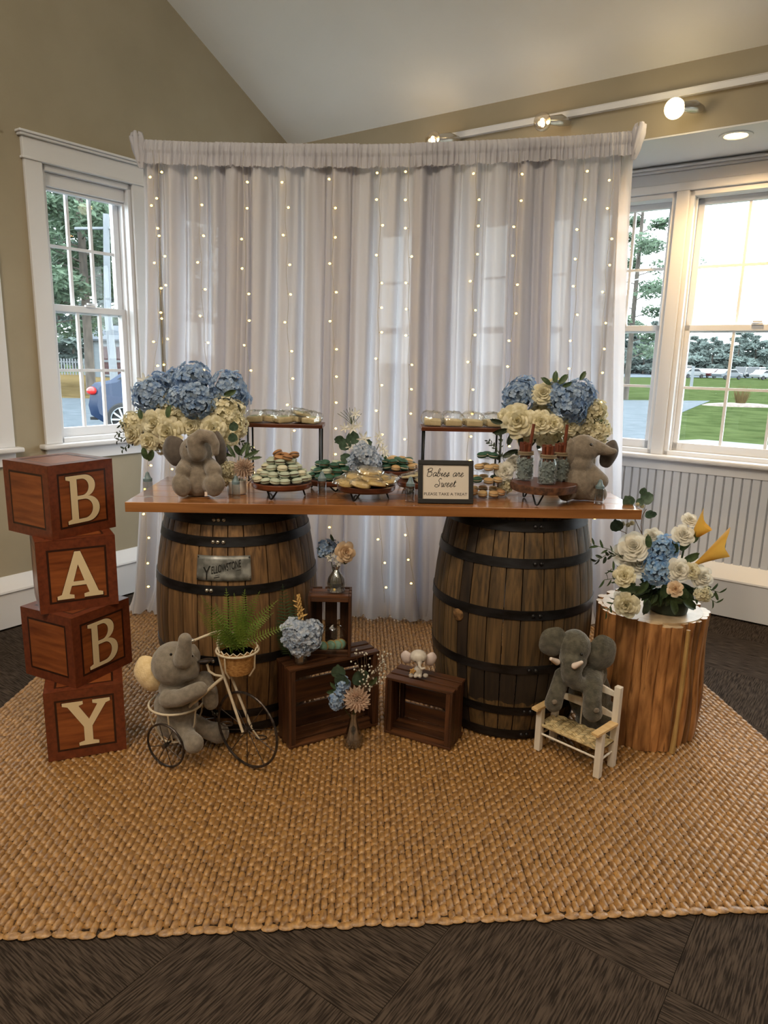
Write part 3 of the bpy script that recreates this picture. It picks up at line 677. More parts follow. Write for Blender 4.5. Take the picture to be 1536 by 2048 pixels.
# ------------------------------------------------------------------ wooden crates
def crate(fx, fy, ang, z, Wd, H, D, label, nb=3, vertical=False):
    ro = random.Random(int(Wd*1000))
    ex = Vector((cos(ang), sin(ang), 0)); root = thing('wooden_crate', (fx, fy, z), ang, label, 'crate')
    t = .010; g = .012; mt = CRATEV if vertical else CRATE
    if not vertical:                                       # opening toward the room; top and bottom of long slats, solid ends of upright boards
        dw = (D-2*g)/3
        for zz in (0, H-t):
            for k in range(3): MB().bx(0, Wd, k*(dw+g), k*(dw+g)+dw, zz, zz+t).build('slat', CRATE, root, smooth=False, bevel=.0015)
        for x in (t*.0, Wd-t):
            for k in range(3): MB().bx(x+.0005, x+t-.0005, k*(dw+.003)+.001, k*(dw+.003)+dw+(.002 if k < 2 else 0), t, H-t).build('end_board', CRATEV, root, smooth=False, bevel=.001)
        hb = (H-2*t-(nb-1)*g)/nb
        for k in range(nb): MB().bx(t, Wd-t, D, D+t, t+k*(hb+g), t+k*(hb+g)+hb).build('back_slat', CRATE, root, smooth=False, bevel=.0015)
        for (x, s) in ((t, 1), (Wd-t, -1)): MB().bx(x, x+s*.018, .002, .02, t, H-t).build('corner_post', CRATEV, root, smooth=False, bevel=.002)
        for (x, s) in ((t, 1), (Wd-t, -1)): MB().bx(x, x+s*.018, D-.02, D-.001, t, H-t).build('corner_post', CRATEV, root, smooth=False, bevel=.002)
    else:
        dw = (D-2*g)/3
        for x in (0, Wd-t):
            for k in range(3): MB().bx(x, x+t, k*(dw+g), k*(dw+g)+dw, 0, H).build('slat', CRATEV, root, smooth=False, bevel=.0015)
        for zz in (0, H-t):
            for k in range(3): MB().bx(t+.0005, Wd-t-.0005, k*(dw+.003)+.001, k*(dw+.003)+dw+.001, zz, zz+t).build('end_board', CRATE, root, smooth=False, bevel=.001)
        wb = (Wd-2*g)/3
        for k in range(3): MB().bx(k*(wb+g), k*(wb+g)+wb, D+.0005, D+t, 0, H).build('back_slat', CRATEV, root, smooth=False, bevel=.0015)
        for zz in (t, H-t-.016): MB().bx(t, Wd-t, .002, .018, zz, zz+.016).build('corner_post', CRATE, root, smooth=False, bevel=.002)
    return root
crate(-.34, 2.43, radians(30.5), 0, .39, .325, .125, 'largest dark brown crate on its side, carrying the small crate and hydrangea glass')
crate(.019, 2.575, radians(-26.5), 0, .285, .24, .14, 'dark brown slatted crate on its side before the right barrel, carrying the elephant figurine')
crate(-.283, 2.556, radians(1), .3255, .165, .25, .105, 'small dark crate stood on end on the large crate, the ribbed silver vase on top', vertical=True)
# ------------------------------------------------------------------ teak branch stool
stool = thing('branch_stool', (1.085, 2.69, 0), 0, 'round stool made of upright varnished teak branches, carrying the floor bouquet', 'stool')
rg = random.Random(4); n = 30; a = 0
for k in range(n):
    w = 2*pi*k/n; R_ = .212+.012*sin(3*w+1)+rg.uniform(-.006, .008); hw = .5*2*pi*R_/n*1.06; th = .036
    ntb = 5; rgw = rg.uniform(.78, 1.1); hw *= rgw; G = []; ph = rg.uniform(0, 6); tz = .52+rg.uniform(-.012, .004)
    for i in range(9):
        z = tz*i/8; row = []; off = .004*sin(z*12+ph); bul = 1+.12*sin(z*14+ph*2)
        for j in range(8):
            q = 2*pi*j/8+.39; x = hw*bul*max(-1, min(1, 1.25*cos(q))); y = th*.5*max(-1, min(1, 1.25*sin(q)))*bul
            row.append((cos(w)*(R_-th*.5+y+off)-sin(w)*x, sin(w)*(R_-th*.5+y+off)+cos(w)*x, z))
        G.append(row)
    mb = MB().grid(G, closed=True); mb.f.append(tuple(range(7, -1, -1))); mb.m.append(0); mb.f.append(tuple(64+i for i in range(8))); mb.m.append(1)
    mb.build('branch', [LOGW, LOGTOP], stool, ang=50)
mb = MB().lathe([(0, .5), (.185, .5), (.19, .512), (.19, .518), (0, .518)], 30); mb.build('seat_top', LOGTOP, stool)
mb = MB().tube([(cos(-1.35)*.226+.0, sin(-1.35)*.226, .0), (cos(-1.33)*.228, sin(-1.33)*.228, .15), (cos(-1.31)*.226, sin(-1.31)*.226, .3), (cos(-1.30)*.223, sin(-1.30)*.223, .42), (cos(-1.29)*.22, sin(-1.29)*.22, .5)], [.011, .007, .009, .008, .008], 8).build('branch', M('sapwood', (190, 160, 104), (160, 124, 72), .45, (30, 30, 8)), stool)
# ------------------------------------------------------------------ little white bench with a rush seat
WHITEW = M('white_pine', (228, 220, 206), (238, 232, 222), .5, (60, 60, 5), bump=.1); ARMW = M('bare_pine', (222, 186, 130), (236, 206, 156), .5, (8, 60, 60)); RUSH = M('rush_weave', (184, 160, 112), (224, 206, 162), .6, (60, 60, 60), rnd=.28)
bench = thing('toy_bench', (.600, 2.474, 0), radians(-45), 'small white wooden toy bench with woven rush seat under the grey elephant', 'bench')
BW, BD, ps = .275, .13, .024
for x in (0, BW-ps): MB().bx(x, x+ps, 0, ps, 0, .174).build('leg', WHITEW, bench, smooth=False, bevel=.0015)
for x in (0, BW-ps): MB().bx(x, x+ps, BD-ps, BD, 0, .318).build('back_post', WHITEW, bench, smooth=False, bevel=.0015)
for x in (-.006, BW-ps-.006): MB().add([(x, -.026, .174), (x+.028, -.03, .174), (x+.036, BD-ps-.002, .174), (x+.004, BD-ps-.002, .174), (x, -.026, .184), (x+.028, -.03, .184), (x+.036, BD-ps-.002, .184), (x+.004, BD-ps-.002, .184)], [(0,3,2,1),(4,5,6,7),(0,1,5,4),(1,2,6,5),(2,3,7,6),(3,0,4,7)]).build('armrest', ARMW, bench, smooth=False, bevel=.001)
for z in (.19, .275):
    poly = [(ps, z), (BW-ps, z)] + [(BW-ps-(BW-2*ps)*i/10, z+.018+.016*sin(pi*i/10)) for i in range(11)]
    MB().prism(poly, BD-.017, BD-.008).build('back_rail', WHITEW, bench, smooth=False, bevel=.001)
MB().tube([(BW*.45, BD-.012, .11), (BW*.45, BD-.012, .275)], .003, 8).build('back_spindle', WHITEW, bench)
for (a, b) in (((ps, ps/2, .07), (BW-ps, ps/2, .07)), ((ps/2, ps, .062), (ps/2, BD-ps, .062)), ((BW-ps/2, ps, .062), (BW-ps/2, BD-ps, .062)), ((ps, BD-ps/2, .07), (BW-ps, BD-ps/2, .07))):
    MB().tube([a, b], .0042, 8).build('stretcher', WHITEW, bench)
mb = MB()
for (a, b) in (((0+ps, .012, .106), (BW-ps, .012, .106)), ((ps, BD-.012, .106), (BW-ps, BD-.012, .106)), ((.012, ps, .106), (.012, BD-ps, .106)), ((BW-.012, ps, .106), (BW-.012, BD-ps, .106))): mb.tube([a, b], .006, 8)
TWIGC = M('rush_dark_core', (96, 72, 44), None, .9); seat = mb.build('seat', RUSH, bench); MB().bx(.006, BW-.006, .012, BD-.012, .104, .1085).build('seat_core', TWIGC, seat, smooth=False)  # seat core in a darker brown than the rush strips
sm = MB().ell((0, 0, 0), (.0150, .0048, .0034), 8, 5).mesh('strip', RUSH); k = 0
for i in range(12):
    for j in range(11):
        x = .022+i*.0210; y = .012+j*.0106
        if (x < ps+.006 or x > BW-ps-.006) and (y < ps or y > BD-ps): continue
        obj('strip', sm, seat, (x, y, .1105), (0, 0, radians(32 if (i % 2) else -32)))
# ------------------------------------------------------------------ plush elephants
PL1 = M('plush_taupe', (112, 103, 92), (134, 124, 112), .95, (60, 60, 60), sheen=.5, bump=.7, bscale=(260, 260, 260), spec=.1, bdist=.003)
PL2 = M('plush_olive_grey', (70, 69, 61), (98, 95, 84), .95, (50, 50, 50), sheen=.5, bump=.8, bscale=(120, 120, 260), spec=.1, bdist=.004)
PL3 = M('plush_soft_grey', (120, 112, 102), (142, 134, 122), .95, (60, 60, 60), sheen=.5, bump=.7, bscale=(300, 300, 300), spec=.1, bdist=.003)
CREAMP = M('plush_cream', (222, 196, 146), (238, 216, 172), .95, (60, 60, 60), sheen=.4, bump=.7, bscale=(200, 200, 200), bdist=.003)
EYE_M = M('black_eye', (14, 12, 11), None, .12); IVORY = M('ivory_felt', (226, 212, 204), None, .8)
DARKEAR = M('plush_dark_lining', (72, 64, 60), (88, 80, 74), .95, (60, 60, 60), sheen=.3)
def rotm(rx=0, ry=0, rz=0): return Euler((radians(rx), radians(ry), radians(rz))).to_matrix()
def limb(mb, pts, rs, k=10):                        # tapered limb as a chain of overlapping balls
    P = [Vector(p) for p in pts]
    for i in range(len(P)-1):
        for j in range(k+1):
            t = j/k; mb.ell(lerp(P[i], P[i+1], t), lerp(rs[i], rs[i+1], t), 12, 8)
def ear(name, c, r, R, mat, parent, lining=None):   # soft cupped disc
    G = []; c = Vector(c)
    for side in (1, -1):
        for i in range(9):
            q = i/8; row = []
            for k in range(28):
                w = 2*pi*k/28; ruff = 1+.03*sin(5*w); x = r[0]*q*cos(w)*ruff; z = r[2]*q*sin(w)*ruff
                y = side*r[1]*sqrt(max(0, 1-q**3)) + .35*r[0]*q*q
                row.append(c + R @ Vector((x, y, z)))
            G.append(row)
    a = MB().grid(G[:9], closed=True).build(name, mat, parent, ang=None)
    MB().grid(G[9:], closed=True).build(name+'_lining', lining or mat, a, ang=None); return a
def eye(p, r, parent): return MB().ell(p, r, 10, 8).build('eye', EYE_M, parent)
def seated_elephant():
    o = Vector(atz(396, 992, .946)); o = Vector((o.x, 2.60, .946)); Y = 2.60
    root = thing('plush_elephant', o, 0, 'taupe plush elephant sitting at the left end of the table, trunk curled over its head', 'plush toy')
    f = lambda x, y, Y=Y: at(x, y, Y)-o
    mb = MB(); mb.ell(f(395, 962), (.062, .055, .072)); mb.ell(f(394, 925, 2.61), (.045, .042, .05)); mb.ell(f(392, 902), (.062, .055, .056))
    limb(mb, [f(395, 905, 2.56), f(388, 884, 2.55), f(402, 872, 2.55), f(420, 873, 2.55), f(430, 888, 2.55), f(431, 905, 2.55)], [.034, .030, .026, .022, .018, .014])
    limb(mb, [f(372, 930), f(366, 942, 2.555)], [.028, .030]); limb(mb, [f(420, 930), f(428, 942, 2.555)], [.028, .031])
    limb(mb, [f(375, 970), f(363, 970, 2.54)], [.034, .036]); limb(mb, [f(415, 970), f(430, 968, 2.54)], [.034, .038])
    for x, s in ((362, -1), (430, 1)): mb.ell(f(x, 971, 2.53), (.034, .022, .044), R=rotm(0, 18*s, 0))
    for v in range(len(mb.v)):
        if mb.v[v][2] < .003: mb.v[v] = (mb.v[v][0], mb.v[v][1], .003)
    b = fuse('body', mb, PL1, .0042, root)
    ear('ear', f(345, 903, 2.60), (.052, .011, .058), rotm(0, -25, -15), PL1, root, DARKEAR); ear('ear', f(441, 899, 2.63), (.026, .011, .068), rotm(0, -8, 35), PL1, root, DARKEAR)
    eye(f(374, 893, 2.548), .005, root)
    MB().box(f(412, 988, 2.525), (.010, .003, .016), .2).build('tag', IVORY, root, smooth=False)
def side_elephant():
    Y = 2.68; o = Vector((at(1165, 998, Y).x, Y, .946)); root = thing('plush_elephant', o, 0, 'taupe plush elephant at the right end of the table, facing right with raised trunk', 'plush toy')
    f = lambda x, y, Y=Y: at(x, y, Y)-o
    mb = MB(); mb.ell(f(1158, 965), (.066, .06, .075)); mb.ell(f(1160, 925), (.05, .05, .05)); mb.ell(f(1166, 898), (.062, .055, .056))
    limb(mb, [f(1180, 893), f(1200, 897, 2.66), f(1218, 903, 2.65), f(1229, 903, 2.65)], [.036, .025, .017, .012])
    limb(mb, [f(1178, 938), f(1201, 962, 2.64)], [.028, .031]); limb(mb, [f(1175, 985), f(1197, 988, 2.66)], [.036, .033]); limb(mb, [f(1145, 975), f(1132, 985, 2.64)], [.04, .034])
    mb.v = [(p[0], p[1], max(p[2], .003)) for p in mb.v]
    fuse('body', mb, PL1, .0042, root)
    ear('ear', f(1221, 909, 2.70), (.036, .010, .056), rotm(0, 18, 10), PL1, root, DARKEAR); ear('ear', f(1146, 905, 2.655), (.030, .010, .055), rotm(0, -10, 40), PL1, root)
    eye(f(1182, 889, 2.632), .005, root)
seated_elephant(); side_elephant()
def bench_elephant():
    o = Vector((.86, 2.545, 0)); root = thing('plush_elephant', o, 0, 'dark grey plush elephant with white tusks leaning over the back of the small white bench', 'plush toy')
    f = lambda x, y, Y: at(x, y, Y)-o
    mb = MB(); mb.ell(Vector((-.03, .03, .185)), (.085, .07, .12), R=rotm(0, -8, 0)); mb.ell(Vector((.01, .02, .09)), (.09, .075, .085)); mb.ell(f(1180, 1345, 2.5), (.065, .06, .07))
    mb.ell(f(1149, 1292, 2.43), (.061, .062, .062)); mb.ell(f(1146, 1318, 2.41), (.052, .05, .045))
    limb(mb, [f(1144, 1325, 2.395), f(1142, 1348, 2.385), f(1152, 1364, 2.385), f(1168, 1371, 2.39)], [.045, .037, .031, .024])
    limb(mb, [f(1150, 1345, 2.48), f(1126, 1352, 2.43), f(1113, 1385, 2.40), f(1107, 1406, 2.40)], [.04, .034, .030, .034])
    limb(mb, [f(1185, 1345, 2.47), f(1186, 1370, 2.39), f(1184, 1400, 2.36), f(1185, 1424, 2.36)], [.042, .036, .034, .037])
    for v in range(len(mb.v)):
        x, y, z = mb.v[v]; mb.v[v] = (x, y, max(z, .004) + .0012*sin(z*300) if z > .02 else max(z, .004))
    fuse('body', mb, PL2, .0045, root, smooth=4)
    for (q, rr) in (((1131, 1428, 2.47), (.036, .02, .03)), ((1196, 1440, 2.47), (.03, .02, .03))):
        pass
    ear('ear', f(1106, 1287, 2.42), (.050, .010, .060), rotm(0, 22, -14), PL2, root); ear('ear', f(1209, 1310, 2.41), (.060, .010, .070), rotm(0, -12, 12), PL2, root)
    eye(f(1163, 1309, 2.356), .0055, root)
    for (a, b) in (((1114, 1324, 2.385), (1102, 1318, 2.36)), ((1149, 1332, 2.35), (1163, 1325, 2.335))):
        p, q = f(*a), f(*b); mb = MB(); limb(mb, [p, q], [.012, .007], 8); fuse('tusk', mb, IVORY, .002, root, 2)
    for (x, y, Y) in ((1109, 1404, 2.362), (1193, 1421, 2.318)): MB().ell(f(x, y, Y), (.010, .003, .010)).build('foot_pad', PL1, root)
bench_elephant()
def figurine():
    p = atz(836, 1356, .25); Y = p.y+.012; o = Vector((p.x, Y, .2405)); RES = M('glazed_resin', (196, 190, 180), (212, 206, 198), .35, (20, 20, 20)); PK = M('resin_ear_blush', (204, 190, 188), None, .4); ST = M('wooden_star', (206, 164, 100), None, .5)
    root = thing('elephant_figurine', o, 0, 'small pale grey big-eared elephant figurine holding a star on the low crate', 'figurine')
    f = lambda x, y, d=0: at(x, y, Y+d)-o
    mb = MB(); mb.ell(f(837, 1313, -.005), (.034, .03, .027)); mb.ell(f(836, 1342), (.018, .017, .022))
    limb(mb, [f(839, 1324, -.025), f(839, 1333, -.035), f(843, 1338, -.04), f(849, 1336, -.04)], [.010, .006, .005, .004])
    limb(mb, [f(833, 1345), f(831, 1352, -.016)], [.008, .008]); limb(mb, [f(840, 1345), f(840, 1352, -.016)], [.008, .008])
    mb.ell(f(851, 1351, -.005), (.011, .01, .009)); mb.ell(f(822, 1351, -.005), (.010, .009, .009))
    mb.v = [(q[0], q[1], max(q[2], .001)) for q in mb.v]
    fuse('body', mb, RES, .0022, root, 3)
    ear('ear', f(812, 1316, .004), (.022, .004, .027), rotm(0, -12, -12), RES, root, PK); ear('ear', f(863, 1320, .004), (.023, .004, .029), rotm(0, 12, 12), RES, root, PK)
    for x in (830, 846): eye(f(x, 1323, -.034), .0022, root)
    sp = []
    for i in range(10): r_ = .014 if i % 2 == 0 else .007; sp.append((r_*sin(pi*i/5), r_*cos(pi*i/5)))
    s = MB().prism(sp, -.003, .003).build('star', ST, root, smooth=False); s.location = f(825, 1342, -.018); s.rotation_euler = (.2, .3, .3)
figurine()
# ------------------------------------------------------------------ toy tricycle planter with its elephant and fern
WIRON = M('cream_iron', (198, 184, 160), (214, 202, 180), .45, (30, 30, 30)); DIRON = M('dark_iron', (52, 46, 44), (88, 80, 76), .32, (60, 60, 60), metal=.7)
trike = thing('tricycle_planter', (-.60, 2.34, 0), 0, 'cream and dark wire toy tricycle planter standing on the rug before the left barrel', 'tricycle')
to = trike.location
def tp(x, y, Y): return at(x, y, Y)-to
def wheel(c, r, yaw, tr, ns, name='wheel'):
    ax = Matrix.Rotation(yaw, 3, 'Z'); ring = [c+ax @ Vector((r*cos(2*pi*k/48), 0, r*sin(2*pi*k/48))) for k in range(48)]
    w = MB().tube(ring, tr, 8, closed=True).build(name, DIRON, trike)
    for k in range(ns): a = 2*pi*k/ns+.3; MB().tube([c, c+ax @ Vector((r*cos(a), 0, r*sin(a)))], .0016, 6).build('spoke', DIRON, w)
    MB().tube([c+ax @ Vector((0, -.012, 0)), c+ax @ Vector((0, .012, 0))], .008, 12).build('hub', DIRON, w)
fc_ = atz(494, 1459, .146)-to; wheel(fc_, .141, radians(-32), .0048, 10)
rc1 = atz(331, 1491, .086)-to; wheel(rc1, .081, radians(-24), .0042, 8)
hd = Vector((cos(radians(-20)), sin(radians(-20)), 0)); pd = Vector((-hd.y, hd.x, 0))
rc2 = rc1+pd*.20; wheel(rc2, .081, radians(-20), .0042, 8)
fork = tp(448, 1353, 2.33)
fd = Vector((-sin(radians(-32)), cos(radians(-32)), 0))
MB().tube([fork, fc_-fd*.022], .0052, 10).build('fork', WIRON, trike)
MB().tube([fork+fd*.03, fc_+fd*.022], .0052, 10).build('fork', WIRON, trike)
MB().tube([tp(435, 1283, 2.33), tp(440, 1320, 2.33), fork], .0055, 10).build('steering_tube', WIRON, trike)
MB().tube([fork, tp(430, 1368, 2.33), tp(409, 1387, 2.335), tp(385, 1407, 2.34), tp(364, 1428, 2.35), tp(350, 1450, 2.36), tp(344, 1478, 2.37)], .0062, 10).build('frame_tube', WIRON, trike)
MB().tube([rc1, rc2], .004, 8).build('axle', DIRON, trike)
bars = [(388, 1281, 2.30), (410, 1272, 2.33), (432, 1264, 2.36), (450, 1262, 2.40), (470, 1268, 2.44)]
MB().tube([tp(*b) for b in bars], .0048, 10).tube([tp(436, 1285, 2.33), tp(440, 1264, 2.38)], .0048, 8).build('handlebar', WIRON, trike)
MB().tube([tp(*bars[0])+Vector((-.016, -.008, -.004)), tp(*bars[0])], .008, 12).build('grip', NICKEL, trike)
MB().tube([tp(414, 1328, 2.33), tp(418, 1342, 2.33), tp(430, 1350, 2.33), fork], .0045, 8).build('saddle_post', WIRON, trike)
MB().ell(tp(411, 1321, 2.33), (.034, .02, .006), R=rotm(0, -14, -20)).build('saddle', DIRON, trike)
for (c, r, z, n, nm) in ((tp(475, 1299, 2.34), .074, None, 4, 'pot_holder'), (tp(353, 1404, 2.385), .098, None, 6, 'rear_basket')):
    ring = [c+Vector((r*cos(2*pi*k/40), r*sin(2*pi*k/40), 0)) for k in range(40)]
    bk = MB().tube(ring, .0042, 8, closed=True).build(nm, WIRON, trike)
    if nm == 'rear_basket':
        low = [c+Vector((.06*cos(2*pi*k/32), .06*sin(2*pi*k/32), -.128)) for k in range(32)]; MB().tube(low, .0035, 8, closed=True).build('base_ring', WIRON, bk)
        for k in range(n): a = 2*pi*k/n+.5; MB().tube([c+Vector((r*cos(a), r*sin(a), 0)), c+Vector((.09*cos(a), .09*sin(a), -.06)), c+Vector((.06*cos(a), .06*sin(a), -.128))], .003, 8).build('basket_bar', WIRON, bk)
    else:
        for k in range(n): a = 2*pi*k/n-2.0; MB().tube([c+Vector((r*cos(a), r*sin(a), 0)), c+Vector((r*.97*cos(a), r*.97*sin(a), -.055)), c+Vector((.05*cos(a), .05*sin(a), -.09))], .003, 8).build('basket_bar', WIRON, bk)
        MB().tube([fork, c+Vector((-r, 0, 0))], .004, 8).build('bracket', WIRON, bk)
MB().tube([fc_+fd*.02, fc_+fd*.02+Vector((.03, .0, -.045))], .003, 8).build('crank', WIRON, trike)
MB().tube([Vector((p.x, p.y, p.z)) for p in [fc_+fd*.03+Vector((.03+.02*cos(a), -.0, -.045+.008*sin(a))) for a in [2*pi*k/20 for k in range(20)]]], .003, 6, closed=True).build('pedal', DIRON, trike)
MB().tube([Vector((p.x, p.y, p.z)) for p in [fc_-fd*.03+Vector((-.05+.02*cos(a), 0, .035+.008*sin(a))) for a in [2*pi*k/20 for k in range(20)]]], .003, 6, closed=True).build('pedal', DIRON, trike)
def trike_elephant():
    o = Vector((to.x, to.y, .0))+Vector((tp(353, 1404, 2.385).x, tp(353, 1404, 2.385).y, 0)); o.z = tp(353, 1404, 2.385).z-.125+.004
    root = thing('plush_elephant', o, 0, 'soft grey plush elephant with cream ear linings riding in the tricycle basket', 'plush toy')
    f = lambda x, y, Y: at(x, y, Y)-o
    mb = MB(); mb.ell(f(353, 1408, 2.385), (.082, .078, .075)); mb.ell(f(353, 1440, 2.385), (.074, .07, .07)); mb.ell(f(350, 1372, 2.375), (.06, .06, .06)); mb.ell(f(347, 1327, 2.36), (.080, .078, .080)); mb.ell(f(375, 1335, 2.34), (.045, .045, .05))
    limb(mb, [f(366, 1318, 2.30), f(368, 1298, 2.29), f(370, 1279, 2.285)], [.034, .027, .024])
    limb(mb, [f(335, 1398, 2.31), f(360, 1396, 2.29), f(385, 1385, 2.28), f(400, 1378, 2.275)], [.032, .031, .030, .027])
    limb(mb, [f(385, 1365, 2.37), f(408, 1358, 2.37), f(420, 1385, 2.37), f(422, 1405, 2.37)], [.032, .030, .030, .028])
    b = mb
    limb(b, [f(365, 1455, 2.36), f(375, 1475, 2.32), f(388, 1487, 2.28)], [.04, .034, .036]); limb(b, [f(385, 1445, 2.42), f(415, 1460, 2.44), f(438, 1466, 2.44)], [.036, .034, .040])
    b.v = [(q[0], q[1], max(q[2], .004-o.z)) for q in b.v]
    fuse('body', b, PL3, .0048, root)
    ear('ear', f(298, 1351, 2.345), (.054, .016, .070), rotm(-5, -22, 8), PL3, root, CREAMP); ear('ear', f(388, 1322, 2.42), (.04, .012, .06), rotm(0, 10, 60), PL3, root)
    eye(f(342, 1309, 2.284), .005, root); eye(f(384, 1312, 2.30), .004, root)
trike_elephant()
# ------------------------------------------------------------------ petals, leaves and flower heads
CRM = petal_mat('cream_petal', (212, 204, 168), (242, 238, 216)); WHT = petal_mat('white_petal', (226, 224, 212), (238, 236, 228)); BLU = petal_mat('blue_petal', (124, 156, 200), (184, 204, 226)); BLP = petal_mat('pale_blue_petal', (158, 178, 206), (212, 220, 232))
BLS = petal_mat('bright_blue_petal', (122, 172, 226), (188, 214, 238)); PCH = petal_mat('peach_petal', (224, 196, 160), (236, 214, 186)); PNK = petal_mat('blush_petal', (226, 206, 190), (236, 220, 206)); GOLD = petal_mat('gold_petal', (214, 164, 62), (232, 188, 92), .3); PUR = petal_mat('mauve_petal', (128, 126, 170), (160, 156, 190))
LEAF = petal_mat('leaf_green', (46, 66, 42), (78, 98, 62), .15, .5); EUC = petal_mat('eucalyptus_leaf', (52, 72, 56), (74, 96, 78), .12, .5); FERN = petal_mat('fern_green', (74, 108, 36), (136, 160, 66), .25, .5); DLEAF = petal_mat('dark_leaf', (34, 46, 36), (56, 70, 52), .1, .5)
STEM = M('stem_green', (70, 84, 48), None, .6); TWIG = M('brown_twig', (92, 70, 50), None, .7); STRAW = M('dried_straw', (212, 176, 112), (190, 150, 90), .8)
def petal(mb, T, L, Wd, lift=0, curl=.3, cup=.2, tip=.55, nu=4, nv=4, wave=0, ph=0):
    G = []
    for i in range(nu+1):
        t = i/nu; hw = Wd*(sin(pi*min(1, max(.04, t**tip*.96)))**.6)+.002*L; row = []
        for j in range(nv+1):
            s = 2*j/nv-1; row.append((L*t-(.10*L*s*s if t > .9 else 0), hw*s, L*(lift*t+curl*t*t)+cup*Wd*s*s+wave*Wd*sin(5*s+ph+3*t)*t))
        G.append(row)
    mb.grid(G, T)
def leaf_mesh(mat, L=1, Wd=.25, tip=.8, curl=-.3, fold=.35):
    mb = MB(); petal(mb, Matrix(), L, Wd, .15, curl, fold, tip, 6, 4); return mb.mesh('leaf', mat)
def ups(n): return Vector(n).normalized().to_track_quat('Z', 'Y').to_matrix().to_4x4()
HCORE = M('hydrangea_core', (84, 98, 112), None, .8); HCOREC = M('cream_core', (168, 162, 132), None, .8)
def floret(mb, T, r, rg): 
    for k in range(4): petal(mb, T @ Matrix.Rotation(k*pi/2+.2+rg.uniform(-.1, .1), 4, 'Z'), r, r*.48, .42, -.26+rg.uniform(-.25, .10), .34, 1.3, 5, 4, .06, k)
def hyd_mesh(mat, r=1.0, n=44, fr=.28, seed=1, low=-.5):
    rg = random.Random(seed); mb = MB(); k = 0
    mb.cm = 1; mb.ell((0, 0, 0), r*.74, 10, 7); mb.cm = 0
    for i in range(n):
        z = 1-(1-low)*(i+.5)/n; w = i*2.39996; rr = sqrt(max(0, 1-z*z)); d = Vector((rr*cos(w), rr*sin(w), z))
        q = d*r*(.84+rg.uniform(-.12, .14)); nrm = (d+Vector((rg.uniform(-.42, .42), rg.uniform(-.42, .42), rg.uniform(-.35, .4)))).normalized()
        floret(mb, Matrix.Translation(q) @ ups(nrm) @ Matrix.Rotation(rg.uniform(0, 2), 4, 'Z'), r*fr*rg.uniform(.85, 1.15), rg)
    return mb.mesh('hydrangea_head', [mat, HCOREC if mat == CRM else HCORE], ang=None)
def rose_mesh(mat, layers=6, seed=2, openness=1.0):
    rg = random.Random(seed); mb = MB()
    for k in range(layers):
        q = k/(layers-1); n = 3+int(q*3.2); r0 = .05+.30*q; r1 = .12+.86*q**1.15*openness; h = .78-.34*q*q; span = 2*pi/n*(1.35 if k else 1.6)
        for i in range(n):
            a = 2*pi*i/n+k*1.1+rg.uniform(-.15, .15); G = []; ph = rg.uniform(0, 6)
            for u in range(6):
                t = u/5; row = []
                for v in range(8):
                    s = 2*v/7-1; rr = r0+(r1-r0)*t**1.5*(1-.06*s*s)+.10*q*max(0, t-.75)*4*(1-.3*s*s); hh = h*t**.8*(1-.28*abs(s)**2.4*t)-.10*q*max(0, t-.8)*5
                    w = a+span*.5*s*(.45+.55*sin(pi*min(1, .15+t*.75))); rr *= 1+.03*sin(3*s+ph)
                    row.append((rr*cos(w), rr*sin(w), hh-.28*q))
                G.append(row)
            mb.grid(G)
    mb.ell((0, 0, -.05), (.5, .5, .3), 10, 6); return mb.mesh('rose_head', mat, ang=None)
def dahlia_mesh(mat, rings=6, seed=3, spiky=.55):
    mb = MB(); rg = random.Random(seed)
    for k in range(rings):
        q = 1-k/rings; n = int(6+12*q); el = (1-q)*1.25
        for i in range(n):
            T = Matrix.Translation((0, 0, .12*(1-q))) @ Matrix.Rotation(2*pi*(i+.5*(k % 2))/n+rg.uniform(-.05, .05), 4, 'Z') @ Matrix.Rotation(-el, 4, 'Y')
            petal(mb, T, (.42+.58*q)*rg.uniform(.93, 1.05), .17*(.55+.45*q), .12, .05, .9, spiky, 4, 4)
    return mb.mesh('dahlia_head', mat, ang=None)
def star_mesh(mat, n=5, w=.2, curl=.1):
    mb = MB()
    for k in range(n): petal(mb, Matrix.Rotation(2*pi*k/n, 4, 'Z'), 1, w, .35, curl, .5, .75, 4, 4)
    mb.ell((0, 0, .08), (.12, .12, .14), 8, 6); return mb.mesh('blossom', mat, ang=None)
HB = [hyd_mesh(BLU, seed=s) for s in (1, 2)]; HP = hyd_mesh(BLP, n=40, seed=3, fr=.34); HC = [hyd_mesh(CRM, n=44, seed=s, fr=.31) for s in (4, 5)]; HS = hyd_mesh(BLS, n=50, seed=6, fr=.27); HD = hyd_mesh(BLU, n=22, seed=7, fr=.4)
RS = [rose_mesh(CRM, 6, s) for s in (1, 2)]; RWH = rose_mesh(WHT, 6, 3); RPE = rose_mesh(WHT, 8, 5, .85); RPC = rose_mesh(PCH, 5, 4, .9); RPK = dahlia_mesh(PNK, 7, 2, .5)
DAH = dahlia_mesh(PNK, 6, 3); STR = star_mesh(WHT, 5, .22); LIL = star_mesh(WHT, 6, .15, .3)
LF = leaf_mesh(LEAF, 1, .24); LFD = leaf_mesh(DLEAF, 1, .22, .8); LFN = leaf_mesh(LEAF, 1, .13, .8); LFR = leaf_mesh(EUC, 1, .5, .7, -.1, .15)
TOCAM = Vector((0, -1, .25))
def facing(n, roll=0): return (ups(n) @ Matrix.Rotation(roll, 4, 'Z')).to_euler()
_fr = random.Random(77)
